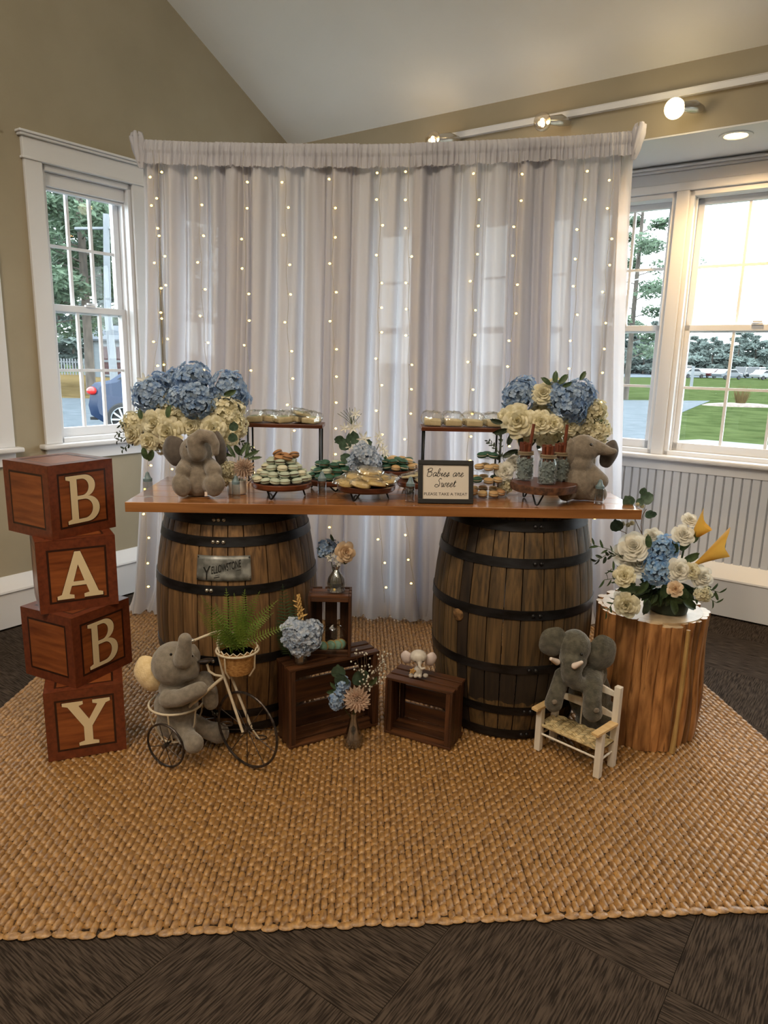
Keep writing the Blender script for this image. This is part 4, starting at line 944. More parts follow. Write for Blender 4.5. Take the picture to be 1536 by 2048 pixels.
def head(root, me, name, x, y, Y, r, n=None, c=None):
    p = at(x, y, Y)-root.location
    if n is None: n = TOCAM+(p-c)*3 if c is not None else TOCAM
    return obj(name, me, root, p, facing(n, _fr.uniform(0, 6)), scale=r)
def leafat(root, me, x, y, Y, L, ang, pitch=0, name='leaf', yaw=0):     # blade from (x, y) running at ang degrees in the upright plane
    p = at(x, y, Y)-root.location
    R = Matrix.Rotation(radians(yaw), 4, 'Z') @ Matrix.Rotation(-radians(ang), 4, 'Y') @ Matrix.Rotation(radians(90+pitch+_fr.uniform(-25, 25)), 4, 'X')
    return obj(name, me, root, p, R.to_euler(), scale=L)
def sprig(root, x0, y0, x1, y1, Y, n=10, r=.012, mat=None, name='sprig', me=None, Ye=None):
    a = at(x0, y0, Y)-root.location; b = at(x1, y1, Ye or Y)-root.location
    mid = (a+b)/2+Vector((0, 0, .012)); s = MB().tube([a, mid, b], .0012, 5).build('stem', STEM, root)
    for i in range(n):
        t = (i+1)/n; p = lerp(lerp(a, mid, t), lerp(mid, b, t), t); d = (b-a).normalized(); sg = 1 if i % 2 else -1
        ang = math.degrees(atan2(d.z, d.x))+sg*50+_fr.uniform(-15, 15)
        R = Matrix.Rotation(_fr.uniform(-.7, .7), 4, 'Z') @ Matrix.Rotation(-radians(ang), 4, 'Y') @ Matrix.Rotation(radians(90+_fr.uniform(-50, 50)), 4, 'X')
        obj('leaflet', me or LF, s, p, R.to_euler(), scale=r*_fr.uniform(.8, 1.2))
# ------------------------------------------------------------------ the big bouquets on the table
def vase_lathe(root, prof, mat, name='vase', n=32, wob=None): return MB().open_lathe(prof, n, wob=wob).build(name, mat, root)
PORC = M('white_porcelain', (226, 226, 224), None, .2)
def leaves_ring(root, cx, cy, rx, ry, Y, n, L, me, a0=0, a1=360, spread=25):
    for i in range(n):
        a = a0+(a1-a0)*(i+.5)/n+_fr.uniform(-8, 8); leafat(root, me, cx+rx*cos(radians(a))*.75, cy-ry*sin(radians(a))*.75, Y+_fr.uniform(-.03, .03), L*_fr.uniform(.8, 1.2), a+_fr.uniform(-spread, spread), yaw=_fr.uniform(-30, 30))
b1 = thing('flower_arrangement', (at(378, 950, 2.84).x, 2.84, .9465), 0, 'large blue hydrangea and cream rose bouquet at the left end of the table', 'flowers')
vase_lathe(b1, [(.0, .002), (.045, .002), (.05, .01), (.042, .05), (.05, .12), (.07, .17), (.066, .17), (.046, .12), (.038, .05), (.0, .012)], PORC)
c1 = at(372, 835, 2.84)-b1.location
for (x, y, Y, r) in ((300, 790, 2.78, .072), (318, 772, 2.84, .055), (386, 764, 2.80, .078), (392, 800, 2.72, .072), (362, 795, 2.76, .055), (458, 776, 2.80, .072), (476, 795, 2.84, .052), (350, 760, 2.86, .05)): head(b1, HB[int(x) % 2], 'hydrangea', x, y, Y, r, c=c1)
for (x, y, Y, r) in ((362, 828, 2.78, .060), (452, 822, 2.78, .070), (466, 852, 2.78, .056), (405, 848, 2.76, .055), (335, 815, 2.80, .05), (270, 848, 2.80, .05), (425, 880, 2.84, .06), (330, 880, 2.86, .06), (440, 800, 2.84, .05)): head(b1, HC[int(x) % 2], 'cream_hydrangea', x, y, Y, r, c=c1)
for (x, y, Y, r) in ((312, 848, 2.72, .058), (337, 864, 2.70, .060), (427, 856, 2.70, .048), (298, 882, 2.72, .040), (268, 868, 2.76, .045), (458, 875, 2.74, .04), (382, 852, 2.72, .04), (288, 840, 2.76, .035)): head(b1, RS[int(x) % 2], 'rose', x, y, Y, r, c=c1)
head(b1, STR, 'blossom', 289, 760, 2.78, .028)
for (x, y, L, a) in ((336, 835, .05, 80), (283, 838, .04, 100), (287, 895, .05, 280), (470, 890, .05, 300), (305, 900, .05, 250), (448, 790, .05, 20)): leafat(b1, LF, x, y, 2.70, L, a)
for (x, y) in ((467, 862), (466, 884)): leafat(b1, LFR, x, y, 2.66, .036, 90, 0)
for (x0, y0, x1, y1) in ((285, 870, 235, 882), (285, 875, 245, 900), (280, 860, 232, 870), (290, 860, 240, 850), (470, 880, 505, 900)): sprig(b1, x0, y0, x1, y1, 2.78, 12, .017, me=LFD)
leaves_ring(b1, 370, 850, 90, 40, 2.84, 14, .06, LF, 180, 360)
b2 = thing('flower_arrangement', (at(1105, 950, 2.86).x, 2.86, .9465), 0, 'large blue hydrangea and cream rose bouquet behind the pretzel jars', 'flowers')
vase_lathe(b2, [(.0, .002), (.045, .002), (.05, .01), (.042, .05), (.05, .12), (.07, .17), (.066, .17), (.046, .12), (.038, .05), (.0, .012)], PORC)
c2 = at(1108, 835, 2.86)-b2.location
for (x, y, Y, r) in ((1038, 793, 2.80, .066), (1050, 775, 2.84, .05), (1136, 803, 2.76, .078), (1162, 790, 2.80, .062), (1112, 790, 2.78, .055), (1150, 828, 2.78, .05), (1025, 815, 2.84, .04)): head(b2, HB[int(x) % 2], 'hydrangea', x, y, Y, r, c=c2)
for (x, y, Y, r) in ((1188, 822, 2.82, .05), (1195, 862, 2.80, .052), (1172, 850, 2.80, .045), (1085, 820, 2.84, .05), (1100, 870, 2.86, .06), (1150, 870, 2.84, .05)): head(b2, HC[int(x) % 2], 'cream_hydrangea', x, y, Y, r, c=c2)
for (x, y, Y, r) in ((1036, 842, 2.74, .066), (1081, 844, 2.72, .046), (1107, 848, 2.72, .036), (1086, 787, 2.76, .044), (1112, 768, 2.80, .03), (1010, 832, 2.78, .03), (1140, 850, 2.76, .04), (1052, 870, 2.80, .04)): head(b2, RS[int(x) % 2], 'rose', x, y, Y, r, c=c2)
for (x, y, L, a) in ((1110, 765, .045, 90), (1118, 768, .05, 50), (1100, 770, .045, 140), (1125, 772, .04, 20), (1015, 858, .06, 200), (1025, 868, .05, 250), (1040, 872, .05, 280), (1005, 845, .05, 170), (1160, 760, .04, 60)): leafat(b2, LF if y < 800 else LFD, x, y, 2.74, L, a)
for (x0, y0, x1, y1) in ((1170, 840, 1215, 850), (1170, 860, 1218, 870), (1165, 850, 1210, 882)): sprig(b2, x0, y0, x1, y1, 2.78, 12, .014)
leaves_ring(b2, 1108, 850, 80, 40, 2.86, 14, .06, LFD, 180, 360)
# centre arrangement
b3 = thing('flower_arrangement', (at(735, 945, 2.90).x, 2.90, .9465), 0, 'airy white orchid and pale blue hydrangea arrangement at the middle of the table', 'flowers')
vase_lathe(b3, [(0, .002), (.03, .002), (.034, .03), (.026, .07), (.03, .085)], CLEAR)
for (x, y, Y, r) in ((728, 912, 2.84, .052), (745, 925, 2.84, .042), (712, 925, 2.86, .04)): head(b3, HP, 'hydrangea', x, y, Y, r)
for (x, y, L, a) in ((703, 888, .055, 80), (694, 900, .052, 110), (726, 890, .04, 20), (700, 922, .045, 150), (688, 880, .04, 175)): leafat(b3, LFR, x, y, 2.86, L, a)
for (x, y, r) in ((704, 856, .030), (711, 828, .026), (728, 878, .032), (690, 856, .024), (760, 884, .022), (766, 898, .024), (757, 872, .02), (700, 893, .022), (716, 852, .02), (772, 908, .02)): head(b3, LIL, 'lily', x, y, 2.86, r)
mb = MB()
for k in range(9): a = at(705, 850, 2.9)-b3.location; b = at(675+k*6, 815+abs(k-4)*3, 2.9)-b3.location; mb.tube([a, (a+b)/2+Vector((.004*sin(k), 0, .004)), b], .0011, 5)
mb.tube([at(735, 930, 2.9)-b3.location, at(706, 880, 2.9)-b3.location, at(708, 830, 2.9)-b3.location], .0018, 6).tube([at(740, 930, 2.9)-b3.location, at(762, 880, 2.9)-b3.location], .0015, 6); mb.build('twig', STEM, b3)
sprig(b3, 730, 930, 775, 915, 2.88, 8, .016); sprig(b3, 700, 900, 674, 884, 2.88, 8, .014)
# little pot of blush flowers by the left elephant
b4 = thing('flower_pot', (at(474, 991, 2.655).x, 2.655, .9465), 0, 'white cylinder pot of blush and cream flowers beside the left elephant', 'flowers')
vase_lathe(b4, [(0, .002), (.034, .002), (.037, .006), (.037, .052), (.034, .054), (.033, .03), (0, .028)], PORC, 'pot', 36, lambda w, z: 1+.012*sin(24*w))
head(b4, RPK, 'blush_dahlia', 489, 937, 2.62, .044); head(b4, HC[0], 'cream_hydrangea', 458, 940, 2.64, .034); head(b4, HC[1], 'cream_hydrangea', 452, 958, 2.64, .026); head(b4, hyd_mesh(PUR, n=24, seed=9), 'mauve_blossom', 447, 902, 2.68, .026)
for (x, y, L, a) in ((470, 915, .06, 120), (480, 910, .06, 60), (488, 915, .065, 25), (465, 912, .05, 160), (492, 912, .05, 75), (498, 918, .05, 10)): leafat(b4, LFN, x, y, 2.66, L, a)
mb = MB(); o4 = b4.location
for (x, y) in ((489, 937), (458, 940), (447, 902), (478, 912)): mb.tube([(0, 0, .03), at(x, y, 2.66)-o4], .0015, 5)
mb.build('stem', STEM, b4)
b5 = thing('flower_pot', (at(1022, 985, 2.78).x, 2.78, .9465), 0, 'small white rose arrangement with dark leaves beside the tiered macaron tray', 'flowers')
vase_lathe(b5, [(0, .002), (.026, .002), (.03, .02), (.028, .05)], CLEAR)
head(b5, RWH, 'rose', 1009, 942, 2.72, .036); head(b5, RWH, 'rose', 1028, 926, 2.74, .032); head(b5, HC[0], 'cream_hydrangea', 1012, 972, 2.74, .03)
for (x, y, L, a) in ((1005, 915, .05, 30), (1012, 905, .05, 10), (1000, 920, .04, 130), (1030, 908, .05, 20), (998, 955, .05, 200)): leafat(b5, LFD, x, y, 2.72, L, a)
sprig(b5, 1005, 918, 975, 882, 2.74, 12, .016, me=LFD); sprig(b5, 1002, 900, 1000, 868, 2.74, 8, .014, me=LFD)
MB().tube([(0, 0, .02), at(1009, 942, 2.74)-b5.location], .0016, 5).tube([(0, 0, .02), at(1028, 926, 2.74)-b5.location], .0016, 5).tube([(0, 0, .02), at(1004, 905, 2.74)-b5.location], .0014, 5).build('stem', STEM, b5)
# floor bouquet on the branch stool
b6 = thing('flower_arrangement', (1.13, 2.64, .5205), 0, 'floor bouquet of white peonies, blue hydrangea and gold calla lilies on the branch stool', 'flowers')
F6 = Vector((0, 0, 0))
MB().lathe([(0, .001), (.07, .001), (.078, .05), (.07, .07), (0, .07)], 24).build('foam_pot', DLEAF, b6)
c6 = Vector((.02, .0, .10))
for (x, y, Y, r, me, nm) in ((1268, 1094, 2.56, .064, RPE, 'peony'), (1252, 1108, 2.60, .05, RWH, 'peony'), (1280, 1128, 2.58, .052, RWH, 'peony'), (1306, 1074, 2.58, .036, RWH, 'rose'), (1356, 1140, 2.49, .044, RWH, 'rose'), (1382, 1142, 2.49, .032, RS[0], 'rose'), (1403, 1154, 2.50, .042, RWH, 'rose'),
  (1366, 1070, 2.50, .040, RWH, 'rose'), (1379, 1040, 2.58, .030, RWH, 'rose'), (1254, 1210, 2.47, .046, RS[1], 'rose'), (1249, 1152, 2.50, .040, RS[0], 'rose'), (1350, 1178, 2.47, .032, RPC, 'rose'), (1405, 1187, 2.50, .032, HC[0], 'cream_hydrangea'), (1243, 1195, 2.58, .03, RWH, 'rose')): head(b6, me, nm, x, y, Y, r, c=c6)
for (x, y, Y, r) in ((1326, 1098, 2.56, .056), (1316, 1140, 2.53, .058), (1338, 1132, 2.54, .042)): head(b6, HS, 'hydrangea', x, y, Y, r, c=c6)
def calla(x, y, Y, dx, dz, L):
    p = at(x, y, Y)-b6.location; d = Vector((dx, -.25, dz)).normalized(); T = Matrix.Translation(p) @ ups(d); G = []
    for i in range(10):
        t = i/9; row = []
        for k in range(19):
            w = 2*pi*k/18; r = .02+.34*t**1.6*(1+.25*sin(w)); z = t+(.42*t**3*max(0, sin(w))**2); row.append((r*cos(w)*L*.9, r*sin(w)*L*.9, z*L))
        G.append(row)
    o = MB().grid(G, T).build('calla_lily', GOLD, b6, ang=None); MB().tube([T @ Vector((0, 0, .1*L)), T @ Vector((0, 0, .75*L))], .004, 8).build('spadix', STRAW, o)
    MB().tube([T @ Vector((0, 0, 0)), (T @ Vector((0, 0, 0)))*.5+c6*.5, c6], .004, 6).build('stem', STEM, b6)
calla(1368, 1096, 2.56, .50, .85, .115); calla(1378, 1136, 2.52, .74, .62, .140)
for i in range(46):
    a = 175+190*i/45+_fr.uniform(-8, 8); r = _fr.uniform(.1, 1); x = 1318+62*r*cos(radians(a)); y = 1172-34*r*sin(radians(a))
    leafat(b6, _fr.choice((LF, LFD, LF, LFN)), x, y, 2.60-.09*abs(sin(radians(a)))*r, _fr.uniform(.05, .085), a+_fr.uniform(-40, 40), yaw=_fr.uniform(-40, 40))
for (x, y, L, a) in ((1356, 1085, .07, 75), (1360, 1100, .07, 60), (1365, 1120, .07, 20), (1350, 1110, .06, 100), (1298, 1095, .05, 100), (1385, 1085, .055, 70), (1295, 1160, .07, 240), (1330, 1165, .07, 270), (1360, 1170, .07, 300), (1390, 1175, .07, 350), (1270, 1165, .07, 210), (1372, 1150, .07, 0), (1340, 1200, .07, 300), (1365, 1200, .07, 330)): leafat(b6, LF, x, y, 2.53, L, a)
for (x0, y0, x1, y1, me, r, n) in ((1250, 1120, 1188, 1090, LFN, .032, 7), (1235, 1108, 1192, 1122, LFD, .028, 7), (1250, 1165, 1208, 1160, LFN, .036, 6), (1250, 1160, 1222, 1138, LFN, .032, 6), (1240, 1195, 1212, 1225, LFN, .03, 6), (1390, 1180, 1438, 1185, LFN, .036, 6), (1385, 1190, 1432, 1205, LFN, .036, 6), (1400, 1185, 1415, 1172, LFN, .03, 4)): sprig(b6, x0, y0, x1, y1, 2.58, n, r, me=me)
for pts in (((1290, 1080), (1275, 1050), (1262, 1020), (1258, 1005)), ((1285, 1080), (1282, 1050), (1285, 1030), (1293, 1018)), ((1270, 1085), (1250, 1065), (1232, 1058))): MB().tube([at(x, y, 2.62)-b6.location for x, y in pts], .0014, 5).build('stem', TWIG, b6)
for (x, y, L, a) in ((1282, 1002, .05, 30), (1262, 1012, .048, 125), (1284, 990, .03, 80), (1292, 1024, .035, 330), (1298, 1028, .03, 0), (1236, 1062, .05, 110), (1276, 1010, .03, 60)): leafat(b6, LFR, x, y, 2.615, L, a)
for (x, y) in ((1245, 1048), (1256, 1050), (1264, 1046), (1276, 1008), (1284, 1012)): head(b6, HC[0], 'filler_blossom', x, y, 2.62, .009)
# ------------------------------------------------------------------ glasses and vases on the crates and floor
v1 = thing('bud_vase', (at(672, 1183, 2.608).x, 2.608, .5765), 0, 'ribbed silvered glass vase with a peach rose on the small crate', 'vase')
SILV = clear_mat('silvered_glass', (.80, .80, .78), .40, .06)
vase_lathe(v1, [(0, .003), (.031, .003), (.034, .008), (.031, .014), (.033, .035), (.030, .055), (.016, .078), (.011, .09), (.017, .105), (.0155, .105), (.0095, .09), (.014, .078), (.027, .055), (.03, .03), (.0, .01)], SILV, n=72, wob=lambda w, z: 1+.05*abs(sin(9*w)) if z < .09 else 1)
head(v1, RPC, 'rose', 690, 1104, 2.57, .044, n=(.5, -1, .2)); head(v1, HD, 'blue_blossom', 652, 1098, 2.60, .034); head(v1, HD, 'blue_blossom', 664, 1092, 2.63, .026)
for (x, y) in ((660, 1118), (672, 1121), (680, 1117), (667, 1110), (676, 1128), (656, 1112), (684, 1124)): head(v1, STR, 'white_blossom', x, y, 2.58, .012)
for (x, y, L, a) in ((648, 1100, .03, 170), (650, 1110, .03, 200), (668, 1082, .03, 120), (680, 1122, .03, 340)): leafat(v1, LFD, x, y, 2.59, L, a)
MB().tube([(0, 0, .02), (0, 0, .1), at(688, 1108, 2.59)-v1.location], .002, 6).tube([(0, 0, .02), at(658, 1100, 2.61)-v1.location], .0016, 6).build('stem', STEM, v1)
v2 = thing('glass_tumbler', (at(601, 1334, 2.50).x, 2.495, .3255), 0, 'cut glass tumbler holding a pale blue hydrangea on the large crate', 'vase')
vase_lathe(v2, [(0, .004), (.023, .003), (.026, .008), (.028, .072), (.0265, .072), (.024, .012), (0, .010)], clear_mat('cut_glass', (.92, .92, .88), .22, .05), n=40, wob=lambda w, z: 1+.03*sin(10*w))
for (x, y, Y, r) in ((606, 1270, 2.47, .055), (588, 1258, 2.50, .045), (624, 1262, 2.50, .042), (600, 1290, 2.47, .045), (622, 1283, 2.47, .036), (584, 1280, 2.49, .036)): head(v2, HP, 'hydrangea', x, y, Y, r)
mb = MB(); a = at(602, 1245, 2.51)-v2.location; b = at(597, 1190, 2.51)-v2.location; mb.tube([(0, 0, .02), a, b], .0018, 6)
for i in range(40): t = i/39; p = lerp(a, b, t); w = i*2.4; r = .010*(1.1-t*.7); mb.ell(p+Vector((r*cos(w), r*sin(w), 0)), (.0042, .0042, .006), 6, 4)
tag(mb.build('dried_flower_spike', STRAW, v2), 'straw-coloured dried spike')
for (x, y, L, a) in ((596, 1215, .02, 150), (600, 1222, .02, 30), (594, 1204, .018, 160), (603, 1232, .025, 20)): leafat(v2, leaf_mesh(STRAW, 1, .14), x, y, 2.50, L, a)
v3 = thing('bud_vase', (at(706, 1484, 2.475).x, 2.475, 0), 0, 'grey crackled glass bud vase on the rug holding a blush dahlia and berries', 'vase')
vase_lathe(v3, [(0, .002), (.034, .002), (.037, .012), (.034, .035), (.022, .08), (.013, .115), (.014, .135), (.012, .135), (.011, .115), (.019, .08), (.031, .035), (.0, .010)], clear_mat('crackled_glass', (.74, .71, .68), .30, .10), n=40)
head(v3, DAH, 'dahlia', 714, 1397, 2.41, .054, n=(.05, -1, .15)); head(v3, HD, 'blue_blossom', 674, 1402, 2.44, .032); head(v3, HD, 'blue_blossom', 686, 1370, 2.47, .03)
for (x, y, L, a) in ((678, 1355, .055, 95), (690, 1372, .06, 115), (722, 1370, .07, 95), (672, 1380, .04, 200), (735, 1370, .05, 40), (680, 1378, .045, 150)): leafat(v3, LFR if a in (95, 115) else LF, x, y, 2.46, L, a, name='leaf')
mb = MB(); mg = MB(); rg = random.Random(8); sx = at(722, 1390, 2.46)-v3.location
for k in range(26):
    bx_, by_ = rg.uniform(706, 772), 0; by_ = rg.uniform(1306, 1375); m = at(lerp(728, bx_, .5), lerp(1380, by_, .55), 2.46)-v3.location; e = at(bx_, by_, 2.46+rg.uniform(-.03, .03))-v3.location
    mg.tube([sx, m, e], .0008, 4)
    for j in range(4): q = e+Vector((rg.uniform(-.02, .02), rg.uniform(-.02, .02), rg.uniform(-.02, .02))); mg.tube([lerp(m, e, .8), q], .0006, 3); mb.ell(q, .0036, 6, 5)
tag(mg.build('berry_twigs', TWIG, v3), kind='stuff'); tag(mb.build('white_berries', WHT, v3), 'small white berries on fine twigs', kind='stuff')
MB().tube([(0, 0, .02), (0, 0, .12), at(712, 1400, 2.43)-v3.location], .002, 6).tube([(0, 0, .1), at(676, 1400, 2.45)-v3.location], .0016, 5).tube([(0, 0, .1), sx], .0016, 5).build('stem', STEM, v3)
# fern in its woven pot, in the tricycle holder
fp = tp(475, 1299, 2.34)+to
fern = thing('potted_fern', (fp.x, fp.y, fp.z-.082), 0, 'green fern in a woven straw pot held by the tricycle front ring', 'plant')
STRW = M('woven_straw', (160, 112, 60), (206, 160, 98), .7, (90, 90, 160), bump=.9, bscale=(160, 160, 220))
MB().open_lathe([(.0, .0), (.048, .0), (.055, .02), (.064, .06), (.069, .088), (.066, .088), (.058, .05), (.0, .03)], 40, wob=lambda w, z: 1+.02*sin(16*w+60*z)).build('pot', STRW, fern)
mb = MB(); zig = [Vector((.070*cos(2*pi*k/36), .070*sin(2*pi*k/36), .086+(.010 if k % 2 else 0))) for k in range(36)]; mb.tube(zig, .0022, 6, closed=True); mb.build('zigzag_rim', WIRON, fern)
MB().lathe([(0, .07), (.062, .07)], 20).build('soil', DLEAF, fern)
def frond(root, base, tipp, W_, n=20, mat=FERN, sag=.02):
    a, b = Vector(base), Vector(tipp); mid = (a+b)/2+Vector((0, 0, sag)); pts = []
    for i in range(13): t = i/12; pts.append(lerp(lerp(a, mid, t), lerp(mid, b, t), t))
    W_ *= 1.18; mb = MB().tube(pts, [.0016*(1-.6*i/12) for i in range(13)], 5)
    d0 = (b-a).normalized(); side = d0.cross(Vector((0, -1, .3))).normalized()
    for i in range(n):
        t = .12+.88*i/n; p = lerp(lerp(a, mid, t), lerp(mid, b, t), t); L = W_*(sin(pi*min(1, .2+.8*t))**.7)*(1.05-.35*t)
        for s in (-1, 1):
            x = (side*s*.95+d0*.35).normalized(); z = d0.cross(x).normalized()*s; y = z.cross(x)
            T = Matrix(((x.x, y.x, z.x, p.x), (x.y, y.y, z.y, p.y), (x.z, y.z, z.z, p.z), (0, 0, 0, 1))); petal(mb, T, L, L*.10, 0, -.12, .2, .7, 3, 2)
    return mb.build('frond', mat, root, ang=None)
b0 = Vector((0, 0, .075))
for (x, y, Y, w) in ((402, 1192, 2.30, .026), (396, 1222, 2.26, .024), (425, 1240, 2.24, .022), (452, 1176, 2.36, .026), (468, 1186, 2.33, .026), (478, 1200, 2.28, .02), (520, 1182, 2.33, .026), (508, 1215, 2.24, .022), (556, 1200, 2.36, .024), (548, 1225, 2.42, .022), (430, 1205, 2.38, .024), (490, 1178, 2.40, .026), (440, 1255, 2.22, .018), (530, 1245, 2.24, .018), (585, 1250, 2.40, .02), (415, 1270, 2.30, .016), (465, 1215, 2.24, .02)):
    frond(fern, b0+Vector((_fr.uniform(-.03, .03), _fr.uniform(-.03, .03), 0)), at(x, y, Y)-fern.location, w)
fs_ = thing('fern_spray', (at(574, 1262, 2.47).x-.02, 2.40, 0.02), 0, 'dark fern frond standing behind the blue hydrangea glass, against the left barrel', 'plant')
fs_.location = at(588, 1330, 2.455); fs_.location.z = .3262; fs_.location.y = 2.53; fs_.location.x = at(582, 1300, 2.53).x
for (x, y, w) in ((565, 1168, .042), (588, 1190, .03), (552, 1235, .03)): frond(fs_, (0, 0, 0.0), at(x, y, 2.50)-fs_.location, w, 20, LEAF, .01)
# ------------------------------------------------------------------ macarons
MC = {'mint': M('mint_shell', (164, 176, 160), (178, 188, 172), .6, rnd=.06), 'pale': M('pale_shell', (196, 194, 168), (206, 204, 182), .6, rnd=.06), 'green': M('forest_shell', (34, 74, 58), (44, 88, 70), .55, rnd=.12), 'tan': M('tan_shell', (176, 142, 98), (196, 166, 120), .6, rnd=.08), 'orange': M('caramel_shell', (150, 108, 70), (170, 128, 86), .6, rnd=.06)}
FILL = M('cream_filling', (206, 196, 172), None, .6); CHOC = M('chocolate_filling', (92, 70, 52), None, .5)
def shell_mesh(mat):
    pr = [(.0, .0098), (.009, .0092), (.0155, .0068), (.0185, .0036), (.0186, .0024), (.0196, .0018), (.0194, .0004), (.0, .0002)]
    return MB().lathe(pr[::-1], 18).mesh('shell', mat)
SH = {k: shell_mesh(v) for k, v in MC.items()}; FL = {k: MB().lathe([(0, -.0022), (.0172, -.0022), (.0178, 0), (.0172, .0022), (0, .0022)], 16).mesh('filling', m) for k, m in (('w', FILL), ('c', CHOC))}
protos = {}
def macaron(kind, loc, rot=(0, 0, 0), s=1, fill='w', label='', group=''):
    key = (kind, fill)
    if key not in protos:
        r = thing('macaron', (0, 0, 0)); obj('shell', SH[kind], r, (0, 0, .002)); obj('shell', SH[kind], r, (0, 0, -.002), (pi, 0, 0)); obj('filling', FL[fill], r); protos[key] = r; c = r
    else: c = copy_tree(protos[key])
    c.location = loc; c.rotation_euler = rot; c.scale = (s, s, s); tag(c, label, 'macaron', group); return c
def mound(cx, cy, z0, R0, layers, kinds, label, group, rs=1, s=1.0, tilt=.35):
    rg = random.Random(rs); d = .0385*s
    for li in range(layers):
        R_ = R0-li*.46*d; z = z0+.0125*s+li*.0215*s; rings = [R_]
        while rings[-1]-d > d*.45: rings.append(rings[-1]-d)
        for r in (rings if li == layers-1 else rings[:2]):
            n = max(1, int(2*pi*r/d)) if r > d*.5 else 1
            for i in range(n):
                w = 2*pi*(i+.5*(li % 2))/n+rg.uniform(-.05, .05); kd = rg.choice(kinds)
                macaron(kd, (cx+r*cos(w), cy+r*sin(w), z+rg.uniform(0, .002)), (rg.uniform(-tilt, tilt)*.5, rg.uniform(-tilt, tilt)*.5, rg.uniform(0, 6)), s, rg.choice('wwc'), label, group)
# ------------------------------------------------------------------ round plates on hairpin legs
def plate_stand(x, yb, Y, R_, hz, label, mat=STOOLW, th=.022, nleg=3, live=False, a0=-1.9):
    p = at(x, yb, Y); root = thing('cake_stand', (p.x, Y, .9465), 0, label, 'cake stand')
    wob = (lambda w, z: 1+.02*sin(3*w+1)+.012*sin(9*w)) if live else None
    if live: MB().lathe([(0, hz-th), (R_*.99, hz-th), (R_*1.01, hz-th*.5), (R_, hz-.001)], 60, wob=wob).build('bark_edge', BARK, root); MB().lathe([(0, hz-.001), (R_*.975, hz-.001), (R_*.97, hz), (0, hz)], 60, wob=wob).build('plate', STOOLW, root)
    else: MB().lathe([(0, hz-th), (R_-.006, hz-th), (R_, hz-th+.006), (R_, hz-.003), (R_-.003, hz), (R_-.008, hz-.002), (0, hz-.002)], 60).build('plate', mat, root)
    for k in range(nleg):
        w = a0+2*pi*k/nleg; c, s_ = cos(w), sin(w); tx, ty_ = -s_, c; rr = R_*.72
        pts = [(c*rr*.94+tx*.022, s_*rr*.94+ty_*.022, hz-th), (c*rr*1.06+tx*.005, s_*rr*1.06+ty_*.005, .006), (c*rr*1.07, s_*rr*1.07, .0035), (c*rr*1.06-tx*.005, s_*rr*1.06-ty_*.005, .006), (c*rr*.94-tx*.022, s_*rr*.94-ty_*.022, hz-th)]
        MB().tube(pts, .0034, 8).build('hairpin_leg', BLACKM, root)
    return root
s1 = plate_stand(564, 1000, 2.625, .113, .058, 'round wooden cake stand on hairpin legs under the pile of pale mint macarons')
mound(s1.location.x, 2.625, .9465+.058, .094, 4, ['mint', 'mint', 'mint', 'pale'], 'macaron in the big pale mint pile on the round stand by the white pot', 'macarons piled on the left round stand', 5)
for i, (dx, dy) in enumerate(((-.02, -.03), (.012, -.03), (.0, -.005), (.034, -.012), (-.03, .0))): macaron('orange', (s1.location.x+dx+.015, 2.625+dy, .9465+.058+.090+.004*i), (.12*i, .2, i), 1, 'c', 'caramel macaron lying on top of the pale mint pile', 'caramel macarons on top of the mint pile')
s2 = plate_stand(660, 985, 2.80, .10, .045, 'dark round stand of green and tan macarons behind the mint pile', a0=-1.2)
mound(s2.location.x, 2.80, .9465+.045, .078, 3, ['green', 'green', 'tan', 'mint'], 'macaron on the dark round stand between the mint pile and the centre flowers', 'green and tan macarons behind the mint pile', 9)
s3 = plate_stand(732, 1000, 2.62, .110, .055, 'round wooden cake stand on hairpin legs under bagged cookies, centre of the table', a0=-2.1)
s4 = plate_stand(790, 960, 2.93, .098, .07, 'dark round stand of green macarons just right of the centre flowers', a0=-1.0)
mound(s4.location.x, 2.93, .9465+.07, .076, 2, ['green', 'green', 'green', 'green', 'tan'], 'dark green macaron on the stand right of the centre flowers', 'green macarons right of the centre flowers', 3)
s5 = plate_stand(836, 985, 2.76, .085, .05, 'round stand of wrapped cookies half hidden behind the framed sign', a0=-2.2)
s6 = plate_stand(1085, 1000, 2.63, .124, .075, 'log slice stand with bark edge and hairpin legs under the pretzel jars', th=.028, live=True, a0=-2.0)
